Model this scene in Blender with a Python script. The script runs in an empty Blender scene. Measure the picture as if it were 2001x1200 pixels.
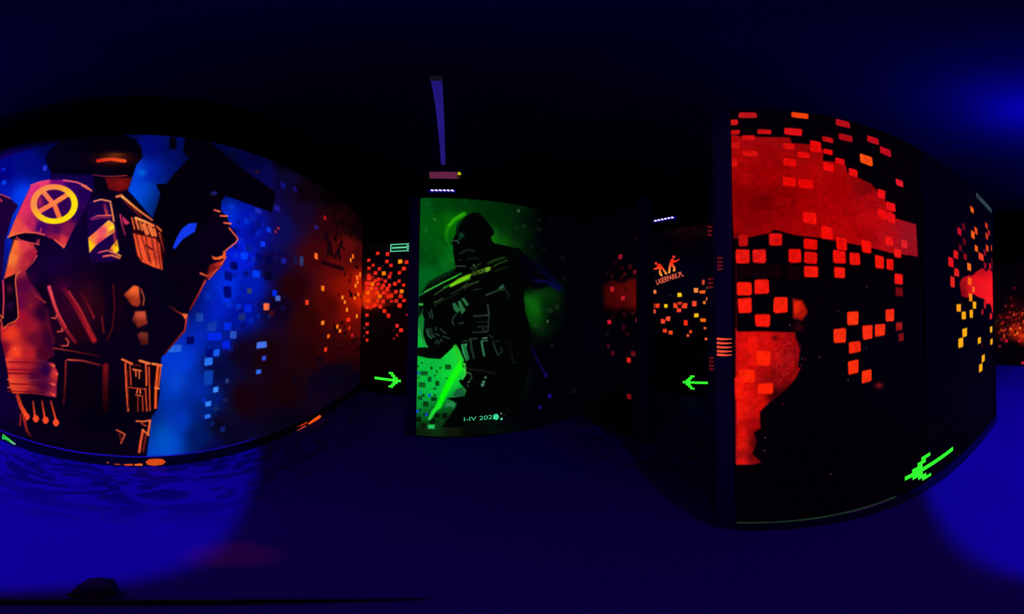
import bpy, bmesh, math, random
import numpy as np
from mathutils import Vector, Matrix

C = bpy.context.scene.collection
EYE = 1.5            # camera height
HEAD = 20.0          # camera heading off the corridor axis, degrees
STEP = 0.15          # degrees per photo pixel
# the camera stands very slightly out of plumb
_t = math.radians(1.1); _a = math.radians(-53 + HEAD)
TILT = Matrix.Rotation(_t, 3, Vector((-math.sin(_a), -math.cos(_a), 0)))
TILT_NP = np.array(TILT)
def ray(x, y):
    a = math.radians((x - 1000.5) * STEP + HEAD); e = math.radians((600 - y) * STEP)
    return TILT @ Vector((math.sin(a) * math.cos(e), math.cos(a) * math.cos(e), math.sin(e)))
random.seed(7)

# ------------------------------------------------------------------ planes
class Plane:
    """A wall face: u runs to the viewer's right, z up, n points into the room."""
    def __init__(s, axis, c, right, n):
        s.axis, s.c = axis, c
        s.right, s.n = Vector(right), Vector(n)
    def hit(s, x, y):
        d = ray(x, y)
        t = s.c / (d.x if s.axis == 0 else d.y)
        p = d * t
        return p.dot(s.right), p.z + EYE
    def at(s, u, z, off=0.0):
        b = Vector((s.c, 0, 0)) if s.axis == 0 else Vector((0, s.c, 0))
        return b + s.right * u + Vector((0, 0, z)) + s.n * off
    def px(s, U, Z):
        if s.axis == 0: X = np.full_like(U, s.c); Y = U * s.right.y
        else: Y = np.full_like(U, s.c); X = U * s.right.x
        X, Y, Z = np.einsum('ij,jk->ik', TILT_NP.T, np.stack([X, Y, Z - EYE]))
        a = np.degrees(np.arctan2(X, Y))
        if s.c < 0 and s.axis == 1: a = np.where(a < 0, a + 360, a)
        e = np.degrees(np.arctan2(Z, np.hypot(X, Y)))
        return (a - HEAD) / STEP + 1000.5, 600 - e / STEP

LEFT  = Plane(0, -1.385, (0, 1, 0), (1, 0, 0))
BACK  = Plane(1, 3.08, (1, 0, 0), (0, -1, 0))
MID   = Plane(1, 1.94, (1, 0, 0), (0, -1, 0))
SIDE  = Plane(0, 1.60, (0, -1, 0), (-1, 0, 0))
OUTER = Plane(0, 3.10, (0, -1, 0), (-1, 0, 0))
NEAR  = Plane(0, 0.725, (0, -1, 0), (-1, 0, 0))
FAR   = Plane(1, -4.60, (-1, 0, 0), (0, 1, 0))

# ------------------------------------------------------------------ materials
def lin(c):
    r = []
    for v in c[:3]:
        v = min(max(v / 255.0, 0), 1)
        r.append(v / 12.92 if v <= 0.04045 else ((v + 0.055) / 1.055) ** 2.4)
    return r
def lin_np(a):
    v = np.clip(a / 255.0, 0, 1)
    return np.where(v <= 0.04045, v / 12.92, ((v + 0.055) / 1.055) ** 2.4)
def new_mat(name):
    m = bpy.data.materials.new(name); m.use_nodes = True
    nt = m.node_tree; nt.nodes.clear()
    return m, nt, nt.nodes, nt.links
def matte(name, rgb, rough=0.7, spec=0.3, noise=0.3, scale=9.0, bump=0.0, detail=4.0):
    m, nt, N, L = new_mat(name)
    o = N.new('ShaderNodeOutputMaterial'); b = N.new('ShaderNodeBsdfPrincipled')
    tc = N.new('ShaderNodeTexCoord'); nz = N.new('ShaderNodeTexNoise')
    nz.inputs['Scale'].default_value = scale; nz.inputs['Detail'].default_value = detail
    L.new(tc.outputs['Object'], nz.inputs['Vector'])
    mx = N.new('ShaderNodeMix'); mx.data_type = 'RGBA'
    mx.inputs[6].default_value = (*[v * (1 - noise) for v in rgb], 1)
    mx.inputs[7].default_value = (*[min(1, v * (1 + noise)) for v in rgb], 1)
    L.new(nz.outputs['Fac'], mx.inputs[0]); L.new(mx.outputs[2], b.inputs['Base Color'])
    b.inputs['Roughness'].default_value = rough
    b.inputs['Specular IOR Level'].default_value = spec
    if bump:
        bp = N.new('ShaderNodeBump'); bp.inputs['Strength'].default_value = bump; bp.inputs['Distance'].default_value = 0.01
        L.new(nz.outputs['Fac'], bp.inputs['Height']); L.new(bp.outputs[0], b.inputs['Normal'])
    L.new(b.outputs[0], o.inputs['Surface'])
    return m
def glow(name, srgb, strength=1.0, noise=0.15, scale=40.0, sample=False):
    """Fluorescent paint or lamp plastic of one colour, slightly uneven."""
    m, nt, N, L = new_mat(name)
    o = N.new('ShaderNodeOutputMaterial'); e = N.new('ShaderNodeEmission')
    tc = N.new('ShaderNodeTexCoord'); nz = N.new('ShaderNodeTexNoise'); nz.inputs['Scale'].default_value = scale
    L.new(tc.outputs['Object'], nz.inputs['Vector'])
    c = lin(srgb)
    mx = N.new('ShaderNodeMix'); mx.data_type = 'RGBA'
    mx.inputs[6].default_value = (*[v * (1 - noise) for v in c], 1); mx.inputs[7].default_value = (*[v * (1 + noise) for v in c], 1)
    L.new(nz.outputs['Fac'], mx.inputs[0]); L.new(mx.outputs[2], e.inputs['Color'])
    e.inputs['Strength'].default_value = strength
    L.new(e.outputs[0], o.inputs['Surface'])
    m.cycles.emission_sampling = 'AUTO' if sample else 'NONE'
    return m
def paint_mat(name, scale=70.0, amount=0.16, spec=0.0):
    """Fluorescent wall paint: colour from the painted attribute, brushed by noise."""
    m, nt, N, L = new_mat(name)
    o = N.new('ShaderNodeOutputMaterial'); e = N.new('ShaderNodeEmission')
    at = N.new('ShaderNodeAttribute'); at.attribute_name = 'paint'
    tc = N.new('ShaderNodeTexCoord'); nz = N.new('ShaderNodeTexNoise')
    nz.inputs['Scale'].default_value = scale; nz.inputs['Detail'].default_value = 5
    L.new(tc.outputs['Object'], nz.inputs['Vector'])
    mr = N.new('ShaderNodeMapRange'); mr.inputs[1].default_value = 0.3; mr.inputs[2].default_value = 0.7
    mr.inputs[3].default_value = 1 - amount; mr.inputs[4].default_value = 1 + amount
    L.new(nz.outputs['Fac'], mr.inputs[0])
    L.new(at.outputs['Color'], e.inputs['Color']); L.new(mr.outputs[0], e.inputs['Strength'])
    g = N.new('ShaderNodeBsdfPrincipled'); g.inputs['Base Color'].default_value = (0.001, 0.001, 0.0015, 1)
    g.inputs['Roughness'].default_value = 0.5; g.inputs['Specular IOR Level'].default_value = spec
    ad = N.new('ShaderNodeAddShader'); L.new(e.outputs[0], ad.inputs[0]); L.new(g.outputs[0], ad.inputs[1])
    L.new(ad.outputs[0], o.inputs['Surface'])
    m.cycles.emission_sampling = 'NONE'
    return m

M_WALL = matte('black_wall_paint', (0.0015, 0.0015, 0.003), 0.6, 0.03, 0.4, 6)
M_POST = matte('dark_blue_trim', (0.012, 0.01, 0.08), 0.5, 0.2, 0.3, 8)
M_BASE = matte('black_gloss_baseboard', (0.01, 0.01, 0.016), 0.22, 0.5, 0.3, 20)
M_CEIL = matte('dark_ceiling', (0.0035, 0.0025, 0.04), 0.9, 0.05, 0.35, 1.6)
M_BLACK = matte('black_plastic', (0.004, 0.004, 0.006), 0.4, 0.2, 0.2, 30)
M_PAINT = paint_mat('fluorescent_paint')
M_PAINT_ROUGH = paint_mat('fluorescent_paint_brushed', 45.0, 0.2)

def floor_mat():
    m, nt, N, L = new_mat('mottled_floor')
    o = N.new('ShaderNodeOutputMaterial'); b = N.new('ShaderNodeBsdfPrincipled')
    tc = N.new('ShaderNodeTexCoord'); sx = N.new('ShaderNodeSeparateXYZ'); L.new(tc.outputs['Object'], sx.inputs[0])
    # broad cloudiness
    n1 = N.new('ShaderNodeTexNoise'); n1.inputs['Scale'].default_value = 1.7; n1.inputs['Detail'].default_value = 6
    L.new(tc.outputs['Object'], n1.inputs['Vector'])
    c1 = N.new('ShaderNodeMix'); c1.data_type = 'RGBA'
    c1.inputs[6].default_value = (0.030, 0.0045, 0.36, 1); c1.inputs[7].default_value = (0.052, 0.009, 0.56, 1)
    L.new(n1.outputs['Fac'], c1.inputs[0])
    # dark brushed flecks in strips along the walls
    mp = N.new('ShaderNodeMapping'); mp.inputs['Scale'].default_value = (11, 3.6, 1)
    L.new(tc.outputs['Object'], mp.inputs['Vector'])
    n2 = N.new('ShaderNodeTexNoise'); n2.inputs['Scale'].default_value = 1.0; n2.inputs['Detail'].default_value = 5
    n2.inputs['Distortion'].default_value = 1.6
    L.new(mp.outputs[0], n2.inputs['Vector'])
    r2 = N.new('ShaderNodeMapRange'); r2.inputs[1].default_value = 0.47; r2.inputs[2].default_value = 0.53
    L.new(n2.outputs['Fac'], r2.inputs[0])
    ml = N.new('ShaderNodeMapRange'); ml.inputs[1].default_value = -0.62; ml.inputs[2].default_value = -1.0   # near the left wall
    L.new(sx.outputs['X'], ml.inputs[0])
    mr = N.new('ShaderNodeMapRange'); mr.inputs[1].default_value = 0.95; mr.inputs[2].default_value = 1.3     # passage on the right
    L.new(sx.outputs['X'], mr.inputs[0])
    mm = N.new('ShaderNodeMath'); mm.operation = 'MAXIMUM'; L.new(ml.outputs[0], mm.inputs[0]); L.new(mr.outputs[0], mm.inputs[1])
    mk = N.new('ShaderNodeMath'); mk.operation = 'MULTIPLY'; L.new(mm.outputs[0], mk.inputs[0]); L.new(r2.outputs[0], mk.inputs[1])
    mk2 = N.new('ShaderNodeMath'); mk2.operation = 'MULTIPLY'; mk2.inputs[1].default_value = 0.72; L.new(mk.outputs[0], mk2.inputs[0])
    c2 = N.new('ShaderNodeMix'); c2.data_type = 'RGBA'
    c2.inputs[7].default_value = (0.01, 0.004, 0.09, 1)
    L.new(mk2.outputs[0], c2.inputs[0]); L.new(c1.outputs[2], c2.inputs[6])
    L.new(c2.outputs[2], b.inputs['Base Color'])
    b.inputs['Roughness'].default_value = 0.75; b.inputs['Specular IOR Level'].default_value = 0.06
    bp = N.new('ShaderNodeBump'); bp.inputs['Strength'].default_value = 0.15; bp.inputs['Distance'].default_value = 0.004
    L.new(n2.outputs['Fac'], bp.inputs['Height']); L.new(bp.outputs[0], b.inputs['Normal'])
    L.new(b.outputs[0], o.inputs['Surface'])
    return m
M_FLOOR = floor_mat()

# ------------------------------------------------------------------ object helpers
def link(name, me, mat=None, parent=None):
    o = bpy.data.objects.new(name, me); C.objects.link(o)
    if mat is not None: me.materials.append(mat)
    if parent is not None: o.parent = parent
    return o
def thing(name, label, cat, loc=(0, 0, 0), group=None):
    o = bpy.data.objects.new(name, None); C.objects.link(o)
    o.empty_display_size = 0.1
    o.location = loc; tag(o, label, cat, group)
    return o
def tag(o, label, cat, group=None):
    o['label'] = label; o['category'] = cat
    if group: o['group'] = group
    return o
def from_bm(bm):
    me = bpy.data.meshes.new('m'); bm.to_mesh(me); bm.free(); return me
def add_box(bm, lo, hi, bevel=0.0, seg=2):
    vs = [bm.verts.new((x, y, z)) for x in (lo[0], hi[0]) for y in (lo[1], hi[1]) for z in (lo[2], hi[2])]
    fs = [bm.faces.new([vs[i] for i in f]) for f in ((0, 1, 3, 2), (4, 6, 7, 5), (0, 4, 5, 1), (2, 3, 7, 6), (0, 2, 6, 4), (1, 5, 7, 3))]
    if bevel:
        es = list({e for f in fs for e in f.edges})
        bmesh.ops.bevel(bm, geom=es, offset=bevel, segments=seg, affect='EDGES', profile=0.5)
def box(name, lo, hi, mat, parent=None, bevel=0.0, kind=None):
    bm = bmesh.new(); add_box(bm, lo, hi, bevel); o = link(name, from_bm(bm), mat, parent)
    if kind: o['kind'] = kind
    return o
def rebase(o, off):
    """Shift a child's mesh so that it sits right under a parent placed at off."""
    o.data.transform(__import__('mathutils').Matrix.Translation(-Vector(off)))
def struct(name, lo, hi, mat, bevel=0.0):
    return box(name, lo, hi, mat, None, bevel, 'structure')

# ------------------------------------------------------------------ the painter
class Z:
    """Reads points noted in an enlarged crop (origin, scale) back into photo pixels."""
    def __init__(s, ox, oy, k): s.ox, s.oy, s.k = ox, oy, k
    def __call__(s, *pts): return [(s.ox + x / s.k, s.oy + y / s.k) for x, y in pts]
def sub(P, box_, pad):
    x0, y0, x1, y1 = box_
    return np.nonzero((P[:, 0] > x0 - pad) & (P[:, 0] < x1 + pad) & (P[:, 1] > y0 - pad) & (P[:, 1] < y1 + pad))[0]
def seg_dist(Q, a, b):
    a = np.array(a, float); b = np.array(b, float); d = b - a; l2 = float(d @ d) or 1e-9
    t = np.clip(((Q - a) @ d) / l2, 0, 1)
    return np.hypot(*(Q - a - t[:, None] * d).T), t
def inside(Q, poly):
    x, y = Q[:, 0], Q[:, 1]; r = np.zeros(len(Q), bool); n = len(poly)
    for i in range(n):
        x0, y0 = poly[i]; x1, y1 = poly[(i + 1) % n]
        if y0 == y1: continue
        c = (y0 > y) != (y1 > y)
        r ^= c & (x < (x1 - x0) * (y - y0) / (y1 - y0) + x0)
    return r
def poly_sd(Q, poly):
    d = np.full(len(Q), 1e9); n = len(poly)
    for i in range(n): d = np.minimum(d, seg_dist(Q, poly[i], poly[(i + 1) % n])[0])
    return np.where(inside(Q, poly), d, -d)
def sstep(x): x = np.clip(x, 0, 1); return x * x * (3 - 2 * x)
def bounds(p): return min(a[0] for a in p), min(a[1] for a in p), max(a[0] for a in p), max(a[1] for a in p)

def paint(P, ops):
    """P: photo-pixel position of every vertex; ops: strokes in painting order. Returns sRGB 0-255."""
    col = np.zeros((len(P), 3))
    for op in ops:
        k = op[0]
        if k == 'field':                       # soft blend between colour spots
            _, pts, pw, region, soft = op
            idx = np.arange(len(P)) if region is None else sub(P, bounds(region), soft + 2)
            if not len(idx): continue
            Q = P[idx]; w = np.zeros(len(Q)); acc = np.zeros((len(Q), 3))
            for x, y, c in pts:
                d2 = (Q[:, 0] - x) ** 2 + (Q[:, 1] - y) ** 2 + (260 if region is None and op[4] == 1 else 16)
                q = d2 ** (-pw / 2); w += q; acc += q[:, None] * np.array(c, float)
            acc /= w[:, None]
            if region is None: col[idx] = acc
            else:
                a = sstep(poly_sd(Q, region) / (2 * soft) + 0.5)[:, None]
                col[idx] = col[idx] * (1 - a) + acc * a
        elif k == 'poly':
            _, pts, c, soft, al = op
            idx = sub(P, bounds(pts), soft + 1)
            if not len(idx): continue
            a = (sstep(poly_sd(P[idx], pts) / (2 * soft) + 0.5) * al)[:, None]
            col[idx] = col[idx] * (1 - a) + np.array(c, float) * a
        elif k == 'line':                      # width and colour run along the stroke
            _, pts, w0, w1, c0, c1, soft, al = op
            idx = sub(P, bounds(pts), max(w0, w1) + soft + 1)
            if not len(idx): continue
            Q = P[idx]; best = np.full(len(Q), -1e9); tt = np.zeros(len(Q)); n = len(pts) - 1
            for i in range(n):
                d, t = seg_dist(Q, pts[i], pts[i + 1]); s = (i + t) / n
                v = (w0 + (w1 - w0) * s) / 2 - d
                m = v > best; best = np.where(m, v, best); tt = np.where(m, s, tt)
            a = (sstep(best / (2 * soft) + 0.5) * al)[:, None]
            c = np.array(c0, float) * (1 - tt[:, None]) + np.array(c1, float) * tt[:, None]
            col[idx] = col[idx] * (1 - a) + c * a
        elif k == 'blob':
            _, cx, cy, rx, ry, c, al = op
            idx = sub(P, (cx - rx * 2.2, cy - ry * 2.2, cx + rx * 2.2, cy + ry * 2.2), 0)
            if not len(idx): continue
            Q = P[idx]; r = ((Q[:, 0] - cx) / rx) ** 2 + ((Q[:, 1] - cy) / ry) ** 2
            a = (np.exp(-r * 1.1) * al)[:, None]
            col[idx] = col[idx] * (1 - a) + np.array(c, float) * a
        elif k == 'ring':
            _, cx, cy, rx, ry, w, c, c2, soft = op
            idx = sub(P, (cx - rx, cy - ry, cx + rx, cy + ry), w)
            Q = P[idx]; r = np.hypot((Q[:, 0] - cx) / rx, (Q[:, 1] - cy) / ry)
            a = sstep((w / 2 - np.abs(r - 1) * (rx + ry) / 2) / (2 * soft) + 0.5)[:, None]
            f = np.clip(((Q[:, 0] - cx) / rx + (Q[:, 1] - cy) / ry) / 1.6 + 0.6, 0, 1)[:, None]
            col[idx] = col[idx] * (1 - a) + (np.array(c2, float) * (1 - f) + np.array(c, float) * f) * a
        elif k == 'speckle':                   # dry-brush grain inside a region
            _, pts, amt, c = op
            idx = sub(P, bounds(pts), 1); Q = P[idx]
            h = np.abs(np.sin(Q[:, 0] * 12.9898 + np.floor(Q[:, 1]) * 78.233) * 43758.5453) % 1
            a = (inside(Q, pts) * (h < amt) * 0.6)[:, None]
            col[idx] = col[idx] * (1 - a) + np.array(c, float) * a
    return col

def PO(pts, c, soft=1.2, al=1.0): return ('poly', pts, c, soft, al)
def LI(pts, w, c, c2=None, w1=None, soft=1.0, al=1.0): return ('line', pts, w, w if w1 is None else w1, c, c2 or c, soft, al)
def BL(cx, cy, rx, ry, c, al=1.0): return ('blob', cx, cy, rx, ry, c, al)
def SQ(plane, cx, cy, w, h, c, soft=1.0, al=1.0, jit=0.06):
    """A hand-painted square: level and upright on its wall, given its centre and size in the photo."""
    u0, _ = plane.hit(cx - w / 2, cy); u1, _ = plane.hit(cx + w / 2, cy)
    _, z0 = plane.hit(cx, cy + h / 2); _, z1 = plane.hit(cx, cy - h / 2)
    du, dz = (u1 - u0), (z1 - z0)
    r = lambda: random.uniform(-jit, jit)
    q = [(u0 + du * (0.10 + r()), z0), (u1 - du * 0.10, z0 + dz * r()), (u1 + du * r(), z0 + dz * 0.12), (u1, z1 - dz * (0.1 + r())),
         (u1 - du * 0.1, z1), (u0 + du * 0.08, z1 + dz * r()), (u0, z1 - dz * 0.1), (u0 + du * r(), z0 + dz * 0.12)]
    X, Y = plane.px(np.array([a for a, b in q]), np.array([b for a, b in q]))
    return ('poly', list(zip(X.tolist(), Y.tolist())), c, soft, al)

def hue(c):
    r, g, b = c[:3]
    if max(c) < 75: return 'dark'
    if b > r and b > g: return 'blue'
    if g > r: return 'green'
    if g > r * .6: return 'yellow'
    if g > r * .3: return 'orange'
    return 'red' if r > 140 else 'dark red'
def make_mural(plane, us, zs, ops, root, parts, mat=None, off=0.002, rest='backdrop', squares=(), under=0):
    """Paint a wall panel as a fine sheet; every part takes the facets that fall in its outlines.
    parts: (name, parent part or None, [outlines in photo pixels], label or None); later ones lie on top."""
    us, zs = np.asarray(us), np.asarray(zs)
    big = sorted(squares, key=lambda o: -(bounds(o[1])[2] - bounds(o[1])[0]) * (bounds(o[1])[3] - bounds(o[1])[1]))
    keep = {id(o) for o in big[:100]}
    sqp = [('painted_square', None, [o[1]], hue(o[2]) + ' painted square') for o in squares if id(o) in keep]
    rest_sq = [o[1] for o in squares if id(o) not in keep]
    if rest_sq: sqp.insert(0, ('painted_specks', None, rest_sq, 'tiny painted squares'))
    parts = list(parts); parts = parts[:under] + sqp + parts[under:]
    U, W = np.meshgrid(us, zs); nu, nz = len(us), len(zs)
    X, Y = plane.px(U.ravel(), W.ravel()); P = np.stack([X, Y], 1)
    col = lin_np(paint(P, ops))
    cu, cz = np.meshgrid((us[1:] + us[:-1]) / 2, (zs[1:] + zs[:-1]) / 2)
    FX, FY = plane.px(cu.ravel(), cz.ravel()); F = np.stack([FX, FY], 1)
    ids = np.zeros(len(F), int)
    for i, (nm, par, outs, lab) in enumerate(parts, 1):
        for o in outs:
            ix = sub(F, bounds(o), 0)
            if len(ix): ids[ix[inside(F[ix], o)]] = i
    b = Vector((plane.c, 0, 0)) if plane.axis == 0 else Vector((0, plane.c, 0))
    b = b + plane.n * off - root.location
    R = np.array(plane.right); co = np.array(b)[None] + U.ravel()[:, None] * R[None]; co[:, 2] += W.ravel()
    j, i = np.divmod(np.arange(len(F)), nu - 1)
    a0 = j * nu + i; quads = np.stack([a0, a0 + 1, a0 + nu + 1, a0 + nu], 1)
    made = {}
    for k, (nm, par, outs, lab) in enumerate([(rest, None, None, None)] + list(parts)):
        q = quads[ids == k]
        if not len(q): continue
        used, inv = np.unique(q, return_inverse=True); inv = inv.reshape(-1)
        me = bpy.data.meshes.new(nm)
        me.vertices.add(len(used)); me.vertices.foreach_set('co', co[used].astype(np.float32).ravel())
        me.loops.add(len(inv)); me.loops.foreach_set('vertex_index', inv.astype(np.int32))
        me.polygons.add(len(q)); me.polygons.foreach_set('loop_start', np.arange(0, len(inv), 4, dtype=np.int32))
        me.update(calc_edges=True)
        at = me.attributes.new('paint', 'FLOAT_COLOR', 'POINT')
        at.data.foreach_set('color', np.concatenate([col[used], np.ones((len(used), 1))], 1).astype(np.float32).ravel())
        me.validate()
        o = link(nm, me, mat or M_PAINT, made.get(par, root) if par else root)
        if lab: o['label'] = lab
        if nm == 'painted_specks': o['kind'] = 'stuff'
        made.setdefault(nm, o)
    return made

def decal(name, plane, polys, cols, parent, off=0.004, mat=None, space='px', base=(0, 0, 0)):
    """Flat painted shapes on a wall, one mesh; each outline with its own colour (or colour per point)."""
    bm = bmesh.new(); lay = bm.verts.layers.float_color.new('paint')
    for poly, c in zip(polys, cols):
        vs = []
        for i, p in enumerate(poly):
            u, z = plane.hit(*p) if space == 'px' else p
            v = bm.verts.new(plane.at(u, z, off) - Vector(base))
            cc = c[i] if isinstance(c[0], (tuple, list)) else c
            v[lay] = (*lin(cc), 1); vs.append(v)
        f = bm.faces.new(vs); f.normal_update()
        if f.normal.dot(plane.n) < 0: f.normal_flip()
    bmesh.ops.triangulate(bm, faces=bm.faces[:])
    return link(name, from_bm(bm), mat or M_PAINT, parent)

# ------------------------------------------------------------------ the room
H = 4.0
struct('floor', (-1.5, -4.72, -0.1), (3.22, 3.2, 0.0), M_FLOOR)
struct('ceiling', (-1.5, -4.72, H), (3.22, 3.2, H + 0.1), M_CEIL)
struct('wall_left', (-1.5, -4.6, 0), (-1.385, 3.08, H), M_WALL)
struct('wall_back', (-1.5, 3.08, 0), (3.22, 3.2, H), M_WALL)
struct('wall_right', (3.10, -4.6, 0), (3.22, 3.08, H), M_WALL)
struct('wall_rear', (-1.5, -4.72, 0), (3.22, -4.6, H), M_WALL)
struct('wall_middle', (-0.255, 1.94, 0), (1.60, 2.04, 2.75), M_WALL)
struct('wall_side', (1.60, 1.051, 0), (1.70, 2.04, 2.75), M_WALL)
struct('wall_near', (0.725, -2.10, 0), (0.81, 0.067, 2.70), M_WALL)
struct('trim_1', (-0.36, 1.935, 0), (-0.255, 2.04, 2.75), M_POST, 0.006)     # post at the free end of the middle wall
struct('trim_2', (0.722, 0.067, 0), (0.81, 0.140, 2.72), M_POST, 0.008)      # post at the free end of the near wall
struct('trim_3', (0.93, 0.172, 0), (1.01, 0.212, 2.72), M_POST, 0.008)       # second post just behind it
struct('trim_4', (1.592, 0.92, 0), (1.70, 1.051, 2.75), M_POST, 0.006)       # post at the end of the side wall
struct('trim_5', (0.721, -0.895, 0.135), (0.7249, -0.874, 2.68), M_WALL, 0.001)   # joint strip between the two near panels
struct('trim_6', (0.716, -2.13, 0), (0.81, -2.10, 2.70), M_WALL, 0.004)
struct('baseboard_left', (-1.385, -4.6, 0), (-1.363, 3.08, 0.13), M_BASE, 0.004)
struct('baseboard_right', (0.707, -2.10, 0), (0.725, 0.065, 0.133), M_BASE, 0.004)
M_GLINT_BEAD = matte('glint_bead', (0.12, 0.3, 0.8), 0.5, 0.3, 0.1, 30)
M_GLINT = glow('green_glint', (22, 44, 32), 1.0, .8, 7)
struct('added_glint_bead', (-1.3825, -1.95, 0.130), (-1.369, 3.07, 0.136), M_GLINT_BEAD, 0.002)      # bead added on the baseboard top, tinted blue for the mural's reflection
struct('added_glint_strip', (0.710, -0.62, 0.133), (0.7225, 0.064, 0.137), M_GLINT, 0.0015)  # glowing strip painted in for the glint on the baseboard top
struct('baseboard_back', (-1.363, 3.062, 0), (1.0, 3.08, 0.11), M_BASE, 0.004)
struct('baseboard_outer', (3.082, -1.0, 0), (3.10, 3.06, 0.11), M_BASE, 0.004)

# ------------------------------------------------------------------ left wall: the orange soldier on blue
A = Z(0, 230, 4.0); B = Z(0, 500, 2.858); Cz = Z(400, 280, 4.285); Nz = Z(400, 540, 3.333)
NAVY = (7, 0, 22); BLK = (3, 0, 10)
OR = (245, 105, 50); PK = (235, 65, 90); RD = (205, 35, 35)
ops = []
ops.append(('field', [  # mural ground; ultraviolet lamp falloff is baked into the blues
    (-200, 420, (4, 0, 70)), (-60, 360, (0, 0, 120)), (5, 345, (0, 0, 120)), (40, 385, (0, 60, 235)), (10, 375, (0, 20, 180)), (60, 320, (0, 10, 120)),
    (100, 290, (0, 4, 70)), (262, 330, (0, 70, 225)), (300, 340, (0, 40, 205)), (290, 375, (0, 85, 255)), (275, 400, (0, 85, 245)), (290, 290, (0, 10, 120)), (330, 285, (0, 12, 100)), (250, 266, (0, 4, 60)),
    (365, 285, (0, 12, 90)), (340, 310, (0, 14, 130)), (430, 330, (0, 10, 80)), (480, 325, (4, 10, 110)), (515, 345, (8, 8, 95)), (500, 310, (3, 4, 60)), (560, 350, (12, 6, 50)),
    (440, 410, (0, 45, 230)), (470, 430, (0, 20, 195)), (500, 450, (4, 14, 150)), (550, 440, (12, 10, 85)), (590, 420, (22, 5, 40)), (600, 370, (12, 2, 8)), (560, 320, (3, 1, 5)),
    (470, 500, (0, 25, 225)), (440, 560, (0, 45, 230)), (490, 560, (0, 25, 180)), (415, 600, (0, 35, 215)), (470, 610, (0, 18, 160)), (530, 520, (12, 4, 60)), (545, 600, (14, 1, 30)),
    (380, 650, (0, 45, 215)), (430, 660, (0, 25, 150)), (350, 700, (0, 60, 225)), (330, 760, (0, 62, 215)), (325, 860, (0, 80, 215)), (345, 820, (0, 60, 205)), (380, 760, (0, 42, 170)),
    (400, 800, (0, 28, 120)), (390, 850, (0, 25, 100)), (430, 720, (6, 10, 60)), (430, 830, (10, 4, 30)), (470, 690, (16, 2, 24)), (520, 690, (22, 2, 10)),
    (570, 560, (34, 1, 6)), (600, 620, (42, 4, 4)), (620, 500, (60, 4, 8)), (640, 440, (42, 3, 10)), (660, 520, (90, 8, 8)), (680, 480, (95, 10, 8)), (700, 500, (60, 6, 8)), (670, 430, (25, 2, 4)), (700, 450, (10, 1, 4)),
    (680, 560, (130, 14, 5)), (700, 560, (185, 26, 0)), (711, 590, (225, 36, 0)), (712, 560, (215, 30, 0)), (690, 610, (125, 12, 4)), (700, 640, (95, 8, 4)), (690, 680, (50, 3, 6)), (705, 700, (30, 2, 6)),
    (640, 600, (72, 5, 4)), (640, 680, (45, 3, 6)), (600, 700, (30, 2, 8)), (660, 740, (10, 3, 22)), (690, 740, (6, 2, 16)), (630, 750, (14, 3, 26)), (560, 760, (22, 2, 8)), (480, 780, (22, 1, 12)), (460, 860, (8, 4, 34)), (560, 830, (6, 2, 20)), (420, 880, (4, 8, 70)),
    (0, 700, (14, 0, 42)), (10, 800, (14, 0, 50)), (-100, 700, (12, 0, 40)), (-100, 500, (14, 0, 60)), (20, 840, (8, 0, 34)),
    (720, 420, (2, 0, 2)), (730, 640, (60, 5, 4)), (650, 380, (4, 0, 2)),
], 4.0, None, 1))
# soft light and dark washes over the blue
for x, y, rx, ry, c, al in [(338, 330, 26, 18, (0, 40, 190), .5), (278, 338, 8, 6, (0, 115, 235), .9), (450, 425, 22, 20, (0, 60, 255), .5), (425, 560, 26, 26, (0, 50, 245), .4), (345, 745, 22, 28, (10, 85, 235), .5),
                            (320, 850, 14, 30, (0, 100, 225), .6), (365, 790, 20, 26, (0, 40, 160), .4), (60, 380, 22, 10, (0, 70, 255), .6)]:
    ops.append(BL(x, y, rx, ry, c, al))
squares_left = []
def sq_left(z, cx, cy, w, h, c, soft=1.4, al=1.0):
    (x, y), = z((cx, cy)); o = SQ(LEFT, x, y, w / z.k, h / z.k, c, soft, al); ops.append(o); squares_left.append(o)
# loose blue pixels drifting off the blue field
for _ in range(150):
    x = random.gauss(470, 52); y = random.uniform(420, 860)
    lim = 350 + (860 - y) * 0.28
    if x < lim - 10 or x > 560 or (y > 640 and x > 460 - (y - 640) * .1): continue
    s = random.uniform(6, 13); b = random.choice([(0, 40, 225), (0, 20, 150), (4, 8, 80), (0, 60, 235), (2, 4, 45), (20, 70, 205)])
    fade = max(0.15, 1 - max(0, x - 470) / 110)
    ops.append(SQ(LEFT, x, y, s, s * 1.1, b, 1.6, random.uniform(.25, .6) * fade))
for a in [(222, 528, 56, 50, (0, 60, 255)), (445, 565, 50, 44, (30, 40, 190)), (605, 545, 50, 44, (25, 25, 140)), (655, 355, 40, 50, (14, 18, 120)), (755, 390, 36, 40, (16, 14, 100)), (535, 725, 36, 44, (10, 50, 220)),
          (485, 845, 40, 44, (10, 55, 240)), (330, 945, 60, 60, (0, 60, 255)), (430, 1095, 60, 60, (0, 60, 245)), (660, 985, 44, 50, (22, 22, 140)), (810, 985, 32, 80, (45, 55, 110)), (760, 975, 24, 80, (22, 22, 70)), (933, 705, 30, 34, (35, 28, 120)),
          (455, 955, 54, 60, (0, 6, 100)), (540, 975, 50, 60, (0, 4, 70)), (250, 1028, 50, 64, (0, 10, 120)), (190, 1100, 50, 60, (0, 10, 130)), (535, 1110, 70, 70, (4, 4, 45))]:
    sq_left(Cz, *a)
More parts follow.
